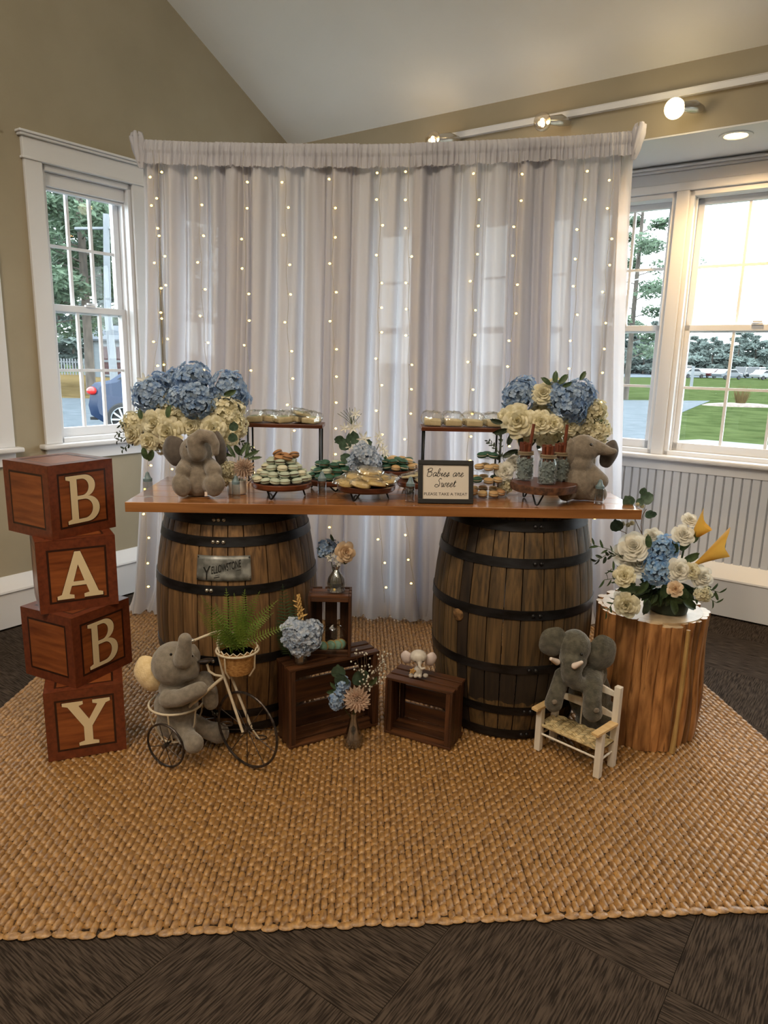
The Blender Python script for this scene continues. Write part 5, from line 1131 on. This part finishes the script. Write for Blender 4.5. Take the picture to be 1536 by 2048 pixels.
# ------------------------------------------------------------------ bagged cookies
COOK = M('iced_cookie', (206, 190, 150), (222, 208, 172), .6, (30, 30, 30)); COOKY = M('butter_cookie', (206, 176, 112), (222, 196, 138), .6, (40, 40, 40), bump=.3); GRC = M('sage_icing', (160, 172, 150), (196, 200, 180), .6, (40, 40, 40))
def bag(loc, rz, L, Wd, H, label, group, cookie, seed, tilt=(0, 0)):
    rg = random.Random(seed); root = thing('cookie_bag', loc, 0, label, 'bagged cookie', group, rot=(tilt[0], tilt[1], rz))
    if cookie == 'round': MB().lathe([(0, .004), (L*.36, .004), (L*.40, .008), (L*.38, H*.62), (0, H*.66)], 24).build('cookie', COOKY, root)
    elif cookie == 'bar': MB().bx(-L*.36, L*.36, -Wd*.36, Wd*.36, .003, H*.48).build('cookie', COOK, root, smooth=False, bevel=.004)
    else: MB().bx(-L*.36, L*.36, -Wd*.36, Wd*.36, .003, H*.55).build('cookie', COOK, root, smooth=False, bevel=.006); MB().ell((0, 0, H*.55), (L*.28, Wd*.28, .004)).build('icing', GRC, root)
    G = []
    for i in range(9):
        p = pi*i/8; row = []
        for k in range(26):
            w = 2*pi*k/26; sq = 1/max(abs(cos(w)), abs(sin(w)))**.72; j = 1+rg.uniform(-.10, .10)
            row.append((L*.5*sin(p)**.5*cos(w)*sq*j, Wd*.5*sin(p)**.5*sin(w)*sq*j, max(.001, H*(.5-.5*cos(p))*(1+rg.uniform(-.12, .12)))))
        G.append(row)
    mb = MB().grid(G, closed=True); mb.build('cellophane', CELLO, root, smooth=True, ang=35); return root
for i in range(17):
    w = 2*pi*i/9+.3 if i < 9 else 2*pi*i/5; r = .078 if i < 9 else (.045 if i < 14 else .018); z = .056 if i < 9 else (.072 if i < 14 else .090)
    bag((s3.location.x+r*cos(w), 2.62+r*sin(w), .9465+z), w, .095, .08, .028, 'bagged butter cookie in the heap on the centre stand', 'butter cookies on the centre stand', 'round', i, (.18*sin(w), -.2*cos(w) if i < 9 else .1))
for i in range(5):
    w = 2*pi*i/5; bag((s5.location.x+.04*cos(w), 2.76+.04*sin(w), .9465+.05+.012*(i % 2)), w, .08, .06, .022, 'wrapped cookie on the stand behind the framed sign', 'wrapped cookies behind the sign', 'bar', 20+i, (.15, .1))
def riser(x0, y0, x1, y1, Y, label, depth=.13):
    a, b = at(x0, y0, Y), at(x1, y1, Y); w = b.x-a.x; h = (a.z+b.z)/2-.9465
    root = thing('shelf_riser', (a.x, Y, .9465), 0, label, 'riser')
    MB().bx(0, w, 0, depth, h-.016, h).build('shelf', STOOLW, root, smooth=False, bevel=.002)
    for x in (.012, w-.012):
        MB().tube([(x, .012, h-.016), (x, .012, .006), (x, depth-.012, .006), (x, depth-.012, h-.016)], .0042, 6).build('leg_frame', BLACKM, root, ang=None)
    return root, a.x, w, h
r1, rx, rw, rh = riser(488, 847, 645, 849, 2.90, 'left riser shelf of dark wood on black metal legs behind the macarons')
for i in range(5): bag((rx+.04+i*.058, 2.955+(.01 if i % 2 else -.01), .9465+rh+.0005), .3*i, .095, .085, .050, 'wrapped iced cookie on the left riser shelf, '+('leftmost', 'second from the left', 'in the middle', 'second from the right', 'rightmost')[i], 'wrapped cookies on the left riser', 'iced', 40+i, (.05, .12 if i % 2 else -.05))
bag((rx+.23, 2.95, .9465+rh+.030), .5, .09, .075, .03, 'wrapped iced cookie lying on top of the others on the left riser shelf', 'wrapped cookies on the left riser', 'iced', 48, (.1, .2))
r2, rx, rw, rh = riser(843, 853, 1010, 858, 2.76, 'right riser shelf of dark wood on black metal legs behind the framed sign')
for i in range(4): bag((rx+.045+i*.08, 2.82, .9465+rh+.0005), .1*i, .092, .1, .056, 'wrapped cookie on the right riser shelf, '+('leftmost', 'second from the left', 'third from the left', 'rightmost')[i], 'wrapped cookies on the right riser', 'bar', 60+i, (.03, .04))
# tiered clear tray of macarons
tt = thing('tiered_tray', (at(970, 1000, 2.72).x, 2.72, .9465), 0, 'clear acrylic tiered tray of green and tan macarons right of the framed sign', 'tiered tray')
for z, r in ((.004, .085), (.052, .068), (.10, .050), (.148, .034)): MB().lathe([(0, z), (r, z), (r+.004, z+.004), (r+.003, z+.005), (0, z+.002)], 40).build('tier', CLEAR, tt)
MB().lathe([(.010, .004), (.010, .15)], 14).build('column', CLEAR, tt)
txx, tyy = tt.location.x, 2.72
def ring_mac(z, r, n, kinds, a0, lab, grp, tlt=0):
    for i in range(n):
        w = a0+2*pi*i/n; macaron(kinds[i % len(kinds)], (txx+r*cos(w), tyy+r*sin(w), .9465+z+.0145), (tlt, .1, w), 1, 'w', lab, grp)
ring_mac(.006, .062, 9, ['tan', 'tan', 'orange'], .2, 'tan macaron on the lowest tier of the clear tray', 'tan macarons on the lowest clear tier')
ring_mac(.054, .046, 6, ['green', 'tan', 'tan'], .6, 'macaron on the second tier of the clear tray', 'macarons on the second clear tier')
ring_mac(.102, .030, 4, ['tan', 'tan'], .1, 'tan macaron on the third tier of the clear tray', 'tan macarons on the third clear tier')
ring_mac(.148, .025, 3, ['green'], -2.7, 'dark green macaron on the top tier of the clear tray', 'green macarons on the top clear tier')
# bag of macarons in the small crate
mbag = thing('macaron_bag', (-.195, 2.60, .3365), 0, 'clear bag of aqua and gold macarons slumped in the small crate', 'bagged macarons')
AQ = shell_mesh(M('aqua_shell', (128, 176, 160), (150, 192, 176), .5)); 
for i, (dx, dy, dz) in enumerate(((-.03, -.02, .024), (.0, -.015, .026), (.022, -.01, .026), (.036, .0, .026))):
    f_ = obj('filling', MB().lathe([(0, -.003), (.021, -.003), (.022, 0), (.021, .003), (0, .003)], 18).mesh('filling', M('gold_rim', (196, 160, 90), None, .4) if i == 0 else bpy.data.materials['gold_rim']), mbag, (dx, dy, dz), (radians(80), .25, -.5+.2*i))
    obj('shell', AQ, f_, (0, 0, .003)); obj('shell', AQ, f_, (0, 0, -.003), (pi, 0, 0))
rg = random.Random(4); G = []
for i in range(12):
    t = i/11; row = []
    for k in range(24):
        w = 2*pi*k/24; r = (.052*(1-t)**.4+.012)*(1+rg.uniform(-.10, .10)); r = min(r, .06)
        row.append((r*1.05*cos(w)+.012*t, r*.72*sin(w), .0015+.10*t**1.1+(.01*rg.random() if t > .8 else 0)))
    G.append(row)
MB().grid(G, closed=True).build('cellophane', CELLO, mbag, ang=35)
# ------------------------------------------------------------------ favour baby bottles
TEAL = M('teal_teat', (104, 124, 132), None, .4)
def bottle(x, y, Y, label, s=1):
    p = at(x, y, Y); root = thing('baby_bottle', (p.x, Y, .9465), 0, label, 'favor bottle', 'favour baby bottles'); root.scale = (s, s, s)
    MB().open_lathe([(0, .002), (.0155, .001), (.017, .004), (.017, .056), (.0155, .062), (.0145, .062), (.0155, .055), (.0155, .006), (0, .004)], 24).build('bottle', clear_mat('favour_plastic', (.90, .92, .93), .14, .05) if not bpy.data.materials.get('favour_plastic') else bpy.data.materials['favour_plastic'], root)
    MB().lathe([(0, .060), (.0165, .060), (.0165, .070), (.012, .074), (.0085, .082), (.006, .092), (.0, .096)], 20).build('teat', TEAL, root)
    return root
bottle(297, 994, 2.545, 'clear favour baby bottle with grey teat at the far left of the table'); bottle(644, 992, 2.645, 'clear favour baby bottle between the two front cake stands'); bottle(820, 1003, 2.57, 'clear favour baby bottle just left of the framed sign'); bottle(1197, 1007, 2.605, 'clear favour baby bottle at the right end of the table'); bottle(472, 985, 2.56, 'clear favour baby bottle in front of the white pot', .9)
# ------------------------------------------------------------------ pretzel jars
PRZ = M('chocolate_pretzel', (92, 46, 30), (116, 62, 42), .4, (40, 40, 40), bump=.4, rnd=.15); CAND = M('grey_blue_candy', (112, 124, 128), (142, 152, 152), .35, (70, 70, 70)); LID = M('jar_band', (176, 158, 132), None, .3, metal=.6)
sl = s6.location
def jar(dx, dy, label, talls, seed):
    rg = random.Random(seed); root = thing('mason_jar', (sl.x+dx, sl.y+dy, sl.z+.0755), 0, label, 'jar', 'mason jars of pretzel rods')
    MB().open_lathe([(0, .002), (.030, .001), (.034, .006), (.035, .075), (.031, .092), (.028, .098), (.028, .112), (.0265, .112), (.0265, .098), (.033, .075), (.032, .008), (0, .005)], 36).build('glass', CLEAR, root)
    for z in (.098, .106): MB().open_lathe([(.0285, z), (.0305, z+.001), (.0305, z+.006), (.0285, z+.007)], 36).build('screw_band', LID, root)
    mb = MB()
    for i in range(210):
        w = rg.uniform(0, 6.283); r = .0295*sqrt(rg.uniform(.35, 1)); z = .010+.078*rg.random(); mb.ell((r*cos(w), r*sin(w), z), (.0048, .0048, .0034), 6, 4, rotm(rg.uniform(0, 180), rg.uniform(0, 180), 0))
    mb.lathe([(0, .006), (.026, .006), (.026, .085), (0, .085)], 16); tag(mb.build('candies', CAND, root), 'grey blue candies filling the jar', kind='stuff')
    for i in range(13 if not talls else 12):
        w = 2.4*i; r = .021*sqrt((i+.5)/13); h = .030+rg.uniform(-.004, .006)
        MB().tube([(r*cos(w), r*sin(w), .086), (r*1.12*cos(w), r*1.12*sin(w), .112+h)], .0058, 8).build('pretzel_rod', PRZ, root)
    for (x, lean) in talls: MB().tube([(x, .006, .086), (x+lean, .004, .215)], .0062, 8).build('pretzel_rod', PRZ, root)
jar(-.068, .035, 'mason jar of chocolate pretzel rods, left one on the log slice stand', [(.012, .012)], 1); jar(.066, .035, 'mason jar of chocolate pretzel rods, right one on the log slice stand', [(.012, .004)], 2); jar(.0, -.045, 'front mason jar of chocolate pretzel rods, middle of the log slice stand', [], 3)
# ------------------------------------------------------------------ framed sign
c = [at(846, 926, 2.60), at(951, 931, 2.605), at(946, 1012, 2.535), at(837, 1005, 2.545)]
sg = thing('framed_sign', ((c[3].x+c[2].x)/2, 2.548, .9470), radians(3), 'black framed card reading Babies are Sweet, PLEASE TAKE A TREAT', 'sign', rot=(radians(-14), 0, radians(3)))
SW, SHH = .205, .160; BLK = M('black_frame', (24, 24, 26), None, .35); CARD = M('card_paper', (206, 198, 188), None, .45)
fw = .017
for (a0, a1, z0, z1) in ((-SW/2, SW/2, 0, fw), (-SW/2, SW/2, SHH-fw, SHH), (-SW/2, -SW/2+fw, fw, SHH-fw), (SW/2-fw, SW/2, fw, SHH-fw)): MB().bx(a0, a1, -.007, .007, z0, z1).build('frame_bar', BLK, sg, smooth=False, bevel=.0015)
MB().bx(-SW/2+fw, SW/2-fw, -.001, .004, fw, SHH-fw).build('card', CARD, sg, smooth=False)
ez = MB().bx(-.025, .025, .0, .003, -.10, .0).build('easel_back', BLK, sg, smooth=False); ez.rotation_euler = (radians(30), 0, 0); ez.location = (0, .008, .115)
SCR = {'B': [[(.1, 1.9), (0, .1)], [(-.3, 1.5), (.2, 2.0), (.9, 2.0), (.9, 1.4), (.2, 1.1), (1.0, 1.0), (1.0, .2), (.4, -.05), (-.1, .15)]], 'a': [[(.85, .8), (.5, 1), (.1, .6), (.2, .05), (.6, .2), (.88, .9), (.8, .15), (1.15, .25)]],
 'b': [[(0, .3), (.5, 1.6), (.35, 2.0), (.15, 1.6), (.1, .2), (.4, 0), (.7, .4), (.5, .85), (.9, .8)]], 'i': [[(0, .3), (.3, .95), (.2, .1), (.6, .3)], [(.38, 1.3), (.42, 1.36)]], 'e': [[(0, .3), (.5, .6), (.5, .98), (.2, .8), (.1, .2), (.4, 0), (.85, .35)]],
 's': [[(0, .2), (.45, 1.05), (.5, .5), (.35, .0), (0, .12), (.75, .3)]], 'r': [[(0, .3), (.25, 1.05), (.35, .85), (.55, .88), (.45, .1), (.85, .3)]], 'S': [[(1.0, 1.8), (.7, 2.1), (.35, 1.6), (.75, .9), (.7, .2), (.1, -.1), (-.35, .2), (0, .6), (.6, .3)]],
 'w': [[(0, .8), (.15, .95), (.15, .1), (.4, .05), (.6, .9), (.6, .1), (.9, .1), (1.05, .95), (1.3, .85)]], 't': [[(0, .3), (.4, 1.6), (.25, .1), (.7, .3)], [(.05, 1.1), (.65, 1.15)]]}
ADV = {'B': 1.35, 'a': 1.1, 'b': .95, 'i': .6, 'e': .82, 's': .78, 'r': .82, 'S': 1.2, 'w': 1.3, 't': .7, ' ': .8}
def smooth_pts(p, n=5):
    out = []
    for i in range(len(p)-1):
        p0, p1, p2, p3 = p[max(i-1, 0)], p[i], p[i+1], p[min(i+2, len(p)-1)]
        for k in range(n):
            t = k/n; out.append(tuple(.5*((2*p1[d])+(-p0[d]+p2[d])*t+(2*p0[d]-5*p1[d]+4*p2[d]-p3[d])*t*t+(-p0[d]+3*p1[d]-3*p2[d]+p3[d])*t**3) for d in (0, 1)))
    out.append(p[-1]); return out
def script_line(word, x, z, s, name):
    mb = MB(); w = sum(ADV[ch] for ch in word); cx = -w*s/2+x
    for ch in word:
        for st in SCR.get(ch, []):
            pts = smooth_pts(st); mb.tube([(cx+(px_+.22*pz)*s, -.0015, z+pz*s) for px_, pz in pts], [.00075+.0005*abs(sin(i*.7)) for i in range(len(pts))], 4, flat=1)
        cx += ADV[ch]*s
    return mb.build(name, INK, sg, ang=None)
script_line('Babies are', -.002, .100, .0148, 'lettering'); script_line('Sweet', .0, .062, .0150, 'lettering')
tm = fit(text_mesh('PLEASE TAKE A TREAT', .0150, INK, .0003), .160, .0105, 0, 0); tm.transform(Matrix.Translation((0, -.0012, .030)) @ Matrix.Rotation(pi/2, 4, 'X')); obj('lettering', tm, sg)
# ------------------------------------------------------------------ outdoors
GZ = -.22
GRASS = M('lawn_grass', (44, 53, 30), (60, 69, 42), 1.0, (1.2, 1.2, 1.2), bump=.5, bscale=(20, 20, 20), detail=10, world=True, spec=0)
STRAWG = M('dry_grass', (76, 64, 42), (92, 79, 54), .9, (1.5, 1.5, 1.5), world=True, detail=10, spec=.0)
ASPH = M('pale_asphalt', (56, 64, 70), (70, 77, 84), .85, (3, 3, 3), world=True, detail=12, bump=.3, bscale=(30, 30, 30), spec=.1); CONC = M('concrete_path', (74, 76, 72), (84, 86, 82), .85, (2, 2, 2), world=True)
def ground(name, pts, mat, z0, z1, label=None, kind='structure'):
    n = len(pts); vs = [(p[0], p[1], z0) for p in pts]+[(p[0], p[1], z1) for p in pts]
    o = MB().add(vs, [tuple(range(n-1, -1, -1)), tuple(range(n, 2*n))]+[(i, (i+1) % n, (i+1) % n+n, i+n) for i in range(n)]).build(name, mat, smooth=False); tag(o, kind=kind); return o
wallx = DR*LW
ground('lawn', [(-300, 5.2), (-300, 400), (300, 400), (300, -20), (6.6, 1.5), (.5, 6.3), (-.6, 6.3), (-6, -1), (-300, -60)], GRASS, -1.2, GZ)
ground('car_park', [(-80, 4), (-6.2, 1), (-1.2, 7.5), (1.5, 9), (1.0, 22), (-2, 27), (-80, 27)], ASPH, GZ-.2, GZ+.01)
ground('dry_verge', [(-80, 27), (-2, 27), (0, 60), (-80, 60)], STRAWG, GZ-.2, GZ+.012)
q = lambda x, y: tuple(atz(x, y, GZ))[:2]
ground('driveway', [q(1180, 800), q(1420, 802), q(1395, 812), q(1352, 830), q(1330, 880), q(1240, 882), q(1000, 860)], ASPH, GZ-.2, GZ+.014)
ground('footpath', [q(1200, 888), q(1400, 880), q(1700, 905), q(1700, 921), q(1400, 894), q(1200, 902)], CONC, GZ-.2, GZ+.016)
ground('far_road', [q(1100, 754), q(1700, 757), q(1700, 748), q(1100, 745)], ASPH, GZ-.2, GZ+.05)
def leafcloud(mb, c, r, n, s, rg, flat=.6):
    for i in range(n):
        d = Vector((rg.gauss(0, 1), rg.gauss(0, 1), rg.gauss(0, 1))).normalized()*(rg.random()**.4); p = Vector(c)+Vector((d.x*r[0], d.y*r[1], d.z*r[2]))
        a = Vector((rg.uniform(-1, 1), rg.uniform(-1, 1), rg.uniform(-flat, flat))).normalized()*s*rg.uniform(.6, 1.4); b = a.orthogonal().normalized()*s*rg.uniform(.2, .45)
        mb.add([p-a, p+b, p+a, p-b], [(0, 1, 2, 3)])
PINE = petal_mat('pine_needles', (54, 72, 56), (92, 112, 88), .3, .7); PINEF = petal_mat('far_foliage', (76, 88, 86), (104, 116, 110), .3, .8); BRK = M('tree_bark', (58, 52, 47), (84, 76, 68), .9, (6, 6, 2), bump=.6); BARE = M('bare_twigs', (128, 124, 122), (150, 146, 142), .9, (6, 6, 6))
def pine(x, Y, h, r, label, seed, tr=.25, n=40, leaf=.3, low=.12, mat=PINE, density=26):
    rg = random.Random(seed); root = thing('pine_tree', (x, Y, GZ), 0, label, 'tree'); mb = MB().tube([(0, 0, -.2), (.05*tr, 0, h*.5), (0, 0, h)], [tr, tr*.65, tr*.08], 12); mb.build('trunk', BRK, root)
    fb = MB(); bb = MB()
    for i in range(n):
        t = low+(1-low)*i/n; w = i*2.4+rg.random(); L = r*(1.05-t)**.75*rg.uniform(.6, 1.1); e = Vector((cos(w)*L, sin(w)*L, h*t+L*.12)); bb.tube([(0, 0, h*t-.2), e*.55+Vector((0, 0, h*t*.45)), e], [.05*tr/.25, .03*tr/.25, .01], 5)
        for k in range(3): leafcloud(fb, lerp(Vector((0, 0, h*t)), e, .45+.27*k), (L*.26, L*.26, L*.10+.15), density, leaf, rg)
    bb.build('branch', BRK, root); tag(fb.build('needles', mat, root, ang=None, smooth=False), kind='stuff'); return root
def X(px, Y): return at(px, 740, Y).x
pine(X(180, 30), 30, 17, 5.2, 'big pine tree with dark trunk seen through the left window', 1, .20, 46, .17, .20, density=190)
pine(X(112, 36), 36, 15, 5.0, 'pine tree at the left side of the left window view', 2, .16, 40, .17, .22, density=150)
pine(X(250, 34), 34, 17, 5.5, 'pine tree behind the white pole in the left window', 3, .16, 40, .18, .26, density=150)
pine(X(60, 40), 40, 18, 6, 'far pine tree hidden half by the left window casing', 4, .2, 30, .22, .15, density=90)
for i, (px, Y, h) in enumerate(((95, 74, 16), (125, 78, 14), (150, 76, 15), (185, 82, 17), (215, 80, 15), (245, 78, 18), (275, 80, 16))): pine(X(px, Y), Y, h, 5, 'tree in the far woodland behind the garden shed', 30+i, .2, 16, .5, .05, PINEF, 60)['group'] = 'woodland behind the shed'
pine(X(1256, 36), 36, 14.0, 3.3, 'tall pine tree at the curtain side of the right windows', 5, .15, 30, .15, .16, density=120)
fi = 0
for px in range(1150, 1640, 17):
    fi += 1; rg = random.Random(px); Y = 150+rg.uniform(-12, 14); h = (10 if px < 1320 else 8.2)*rg.uniform(.75, 1.15)
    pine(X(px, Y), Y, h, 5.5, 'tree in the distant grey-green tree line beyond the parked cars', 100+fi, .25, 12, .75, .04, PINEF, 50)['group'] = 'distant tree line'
# utility pole and its wires
pole = thing('utility_pole', (X(229, 26), 26, GZ), 0, 'pale utility pole standing among the pines in the left window', 'pole'); PALE = M('pale_pole', (104, 108, 112), (90, 95, 100), .6, (3, 3, 1))
pt = at(212, 428, 26).z-GZ; MB().tube([(0, 0, -.1), (-.12, 0, pt*.5), (at(212, 428, 26).x-X(229, 26), 0, pt)], [.15, .13, .10], 12).build('shaft', PALE, pole)
MB().tube([(-1.1, 0, pt-.5), (.5, 0, pt-.45)], .05, 6).build('crossarm', PALE, pole)
wire = MB().tube([at(1150, 582, 30), at(1270, 560, 32), at(1400, 530, 34), at(1536, 490, 36), at(1700, 445, 38)], .022, 5).build('overhead_wire', M('cable', (150, 152, 158), None, .6)); tag(wire, 'thin overhead cable crossing the sky in the right windows', 'cable')
# shed
SHX = X(228, 52); shed = thing('garden_shed', (SHX, 52, GZ), radians(-4), 'white garden shed with two dark red doors seen through the left window', 'shed')
WSD = M('shed_siding', (92, 100, 106), (84, 92, 98), .7, (1, 1, 12)); REDD = M('dark_red_door', (52, 20, 23), None, .6); ROOF = M('grey_shingles', (48, 54, 62), (60, 66, 74), .9, (3, 3, 3))
MB().bx(-1.55, 3.0, 0, 4, 0, 2.75).build('walls', WSD, shed, smooth=False)
MB().add([(-1.9, -.3, 2.7), (3.4, -.3, 2.7), (3.4, 2, 3.75), (-1.9, 2, 3.75), (-1.9, 4.3, 2.7), (3.4, 4.3, 2.7), (-1.9, -.3, 2.58), (3.4, -.3, 2.58)], [(0, 1, 2, 3), (3, 2, 5, 4), (6, 7, 1, 0), (0, 3, 4, 6), (1, 7, 5, 2)]).build('roof', ROOF, shed, smooth=False)
for x in (-.85, .20): d = MB().bx(x, x+.98, -.05, 0, .1, 2.35).build('door', REDD, shed, smooth=False); MB().bx(x-.02, x+.06, -.08, -.05, .1, 2.35).bx(x+.92, x+1.0, -.08, -.05, .1, 2.35).bx(x, x+.98, -.08, -.05, 1.1, 1.25).bx(x, x+.98, -.08, -.05, 2.2, 2.35).bx(x, x+.98, -.08, -.05, .1, .22).build('door_trim', PALE, d, smooth=False)
MB().bx(-1.6, -1.45, -.06, 0, 0, 2.75).bx(1.35, 1.5, -.06, 0, 0, 2.75).build('corner_board', PALE, shed, smooth=False)
fence = thing('picket_fence', (X(100, 56), 56, GZ), 0, 'low pale picket fence running beside the shed in the left window', 'fence')
pk = MB().bx(-.05, .05, 0, .04, 0, 1.25).mesh('picket', PALE, False)
for k in range(26): obj('picket', pk, fence, (-1.5+k*.22, 0, 0))
MB().bx(-1.6, 4.1, .04, .08, .3, .4).bx(-1.6, 4.1, .04, .08, .95, 1.05).build('rail', PALE, fence, smooth=False)
# the dark blue car outside the left window
CPNT = M('dark_blue_paint', (12, 34, 62), None, .45, coat=.25, metal=.0, spec=.3); TYRE = M('tyre_rubber', (30, 31, 33), None, .8); ALLOY = M('alloy', (190, 194, 198), None, .3, metal=.8); CGL = M('car_glass', (14, 20, 26), None, .25, spec=.3); TAIL = M('tail_lamp_red', (196, 40, 36), None, .15)
car = thing('parked_car', (at(174, 800, 14.6).x, 14.6, GZ+.012), radians(6), 'dark blue car parked outside the left window, only its rear wheel in view', 'car')
side = [(0, .42), (-.04, .62), (.0, .80), (.02, 1.0), (.10, 1.08), (.42, 1.14), (.95, 1.50), (1.5, 1.66), (2.4, 1.68), (3.1, 1.52), (3.75, 1.10), (4.5, .98), (4.72, .80), (4.78, .5), (4.7, .28), (.25, .26)]
secs = [(-.0, .90), (.05, .96), (.25, 1.0), (1.6, 1.0), (1.78, .96), (1.83, .90)]; G = []
for y, s in secs: G.append([(2.35+(p[0]-2.35)*(s if y in (0, 1.83) else (1+s)/2), y+(.16*max(0, p[1]-1.0) if y < .9 else -.16*max(0, p[1]-1.0)), .75+(p[1]-.75)*(s if y in (0, 1.83) else (1+s)/2)) for p in side])
mb = MB().grid(G, closed=True); n_ = len(side); mb.f.append(tuple(range(n_))); mb.m.append(0); mb.f.append(tuple(5*n_+i for i in range(n_-1, -1, -1))); mb.m.append(0); mb.build('body', CPNT, car, ang=30)
MB().add([(.62, -.0, 1.16), (1.06, .04, 1.43), (1.5, .06, 1.55), (1.5, -.0, 1.14)], [(0, 3, 2, 1)]).add([(1.56, -.0, 1.14), (1.56, .06, 1.56), (2.4, .06, 1.57), (2.45, -.0, 1.10)], [(0, 3, 2, 1)]).add([(2.52, -.0, 1.10), (2.48, .06, 1.56), (3.0, .05, 1.46), (3.55, -.0, 1.08)], [(0, 3, 2, 1)]).build('side_window', CGL, car, smooth=False)
MB().ell((.10, .02, .92), (.10, .12, .085)).build('tail_lamp', TAIL, car); MB().bx(-.05, .1, .3, 1.5, .3, .36).build('bumper_trim', TYRE, car, smooth=False)
for wx in (.72, 3.75):
    for wy, sg_ in ((-.02, -1), (1.72, 1)):
        T = Matrix.Translation((wx, wy+.06, .345)) @ Matrix.Rotation(pi/2, 4, 'X'); w = MB().lathe([(.22, -.1), (.32, -.1), (.345, -.07), (.345, .07), (.32, .1), (.25, .1), (.24, .06), (.0, .05)], 36, T).build('wheel', TYRE, car)
        mb = MB().open_lathe([(.235, .10), (.25, .105), (.255, .10)], 36, T).lathe([(0, .09), (.05, .09), (.06, .07)], 20, T)
        for k in range(10): a = 2*pi*k/10; mb.box((0, 0, 0), (.20, .035, .02), 0, T @ Matrix.Rotation(a, 4, 'Z') @ Matrix.Translation((.14, 0, .085)))
        mb.build('rim', ALLOY, w, smooth=False)
# cars along the far road
def farcar(px, Y, col, tall, label):
    m = M('far_paint', tuple(v*.48 for v in col), None, .3, coat=.5); r = thing('parked_car', (X(px, Y), Y, GZ+.05), .5+.25*sin(px*1.7), label, 'car')
    h = 1.85 if tall else 1.45; pr = [(-2.2, .35), (-2.25, .8), (-1.9 if tall else -1.5, .95), (-1.75 if tall else -.9, h), (.7, h), (1.25, .98), (2.15, .85), (2.25, .35)]
    MB().prism(pr, -.9, .9).build('body', m, r, smooth=False, bevel=.08); MB().prism([(p[0]*.82, p[1]) for p in [(-1.7, 1.0), (-1.5 if tall else -.95, h-.12), (.75, h-.12), (1.35, 1.02)]], -.92, .92).build('windows', CGL, r, smooth=False)
    for wx in (-1.35, 1.35): MB().lathe([(0, -.1), (.3, -.1), (.33, 0), (.3, .1), (0, .1)], 16, Matrix.Translation((wx, -.86, .3)) @ Matrix.Rotation(pi/2, 4, 'X')).build('wheel', TYRE, r)
for a in ((1368, 118, (196, 202, 210), 1, 'pale van parked behind the left of the far cars'), (1382, 111, (222, 226, 230), 0, 'white car on the far road, left of the window post'), (1413, 117, (214, 220, 224), 0, 'white car on the far road, left of the red one'), (1437, 112, (128, 34, 40), 0, 'dark red car on the far road, in the middle'), (1456, 105, (140, 150, 166), 0, 'grey car on the far road, right of the red one'),
  (1490, 124, (60, 66, 78), 1, 'dark minivan on the far road, right part of the row'), (1516, 116, (34, 44, 62), 1, 'navy van at the right end of the far road'), (1530, 108, (226, 230, 232), 0, 'white car nearest on the far road at the right frame edge')): farcar(*a)
# planted island on the lawn, sign post
isl = thing('planting_bed', (atz(1480, 812, GZ).x, atz(1480, 812, GZ).y, GZ), 0, 'mulched bed with a dry ornamental grass clump on the lawn, right windows', 'plant bed')
MB().ell((0, 0, 0), (1.7, 1.0, .14), 20, 6).build('mulch', M('mulch', (86, 76, 70), (112, 100, 92), .95, (8, 8, 8), bump=1), isl)
mb = MB(); rg = random.Random(5)
for i in range(160):
    w = rg.uniform(0, 6.28); L = rg.uniform(.6, 1.0); r = rg.uniform(.1, .5); a = Vector((.15*cos(w), .15*sin(w), .05)); b = Vector((r*cos(w), r*sin(w), L)); s_ = Vector((.012, 0, 0)); mb.add([a-s_, a+s_, b], [(0, 1, 2)])
tag(mb.build('grass_clump', STRAWG, isl, smooth=False), kind='stuff')
sgp = thing('sign_post', (X(1386, 60), 60, GZ), 0, 'thin grey post standing on the lawn near the far road, right windows', 'post'); MB().bx(-.12, .12, -.05, .05, 0, 1.75).build('post', PALE, sgp, smooth=False, bevel=.02)
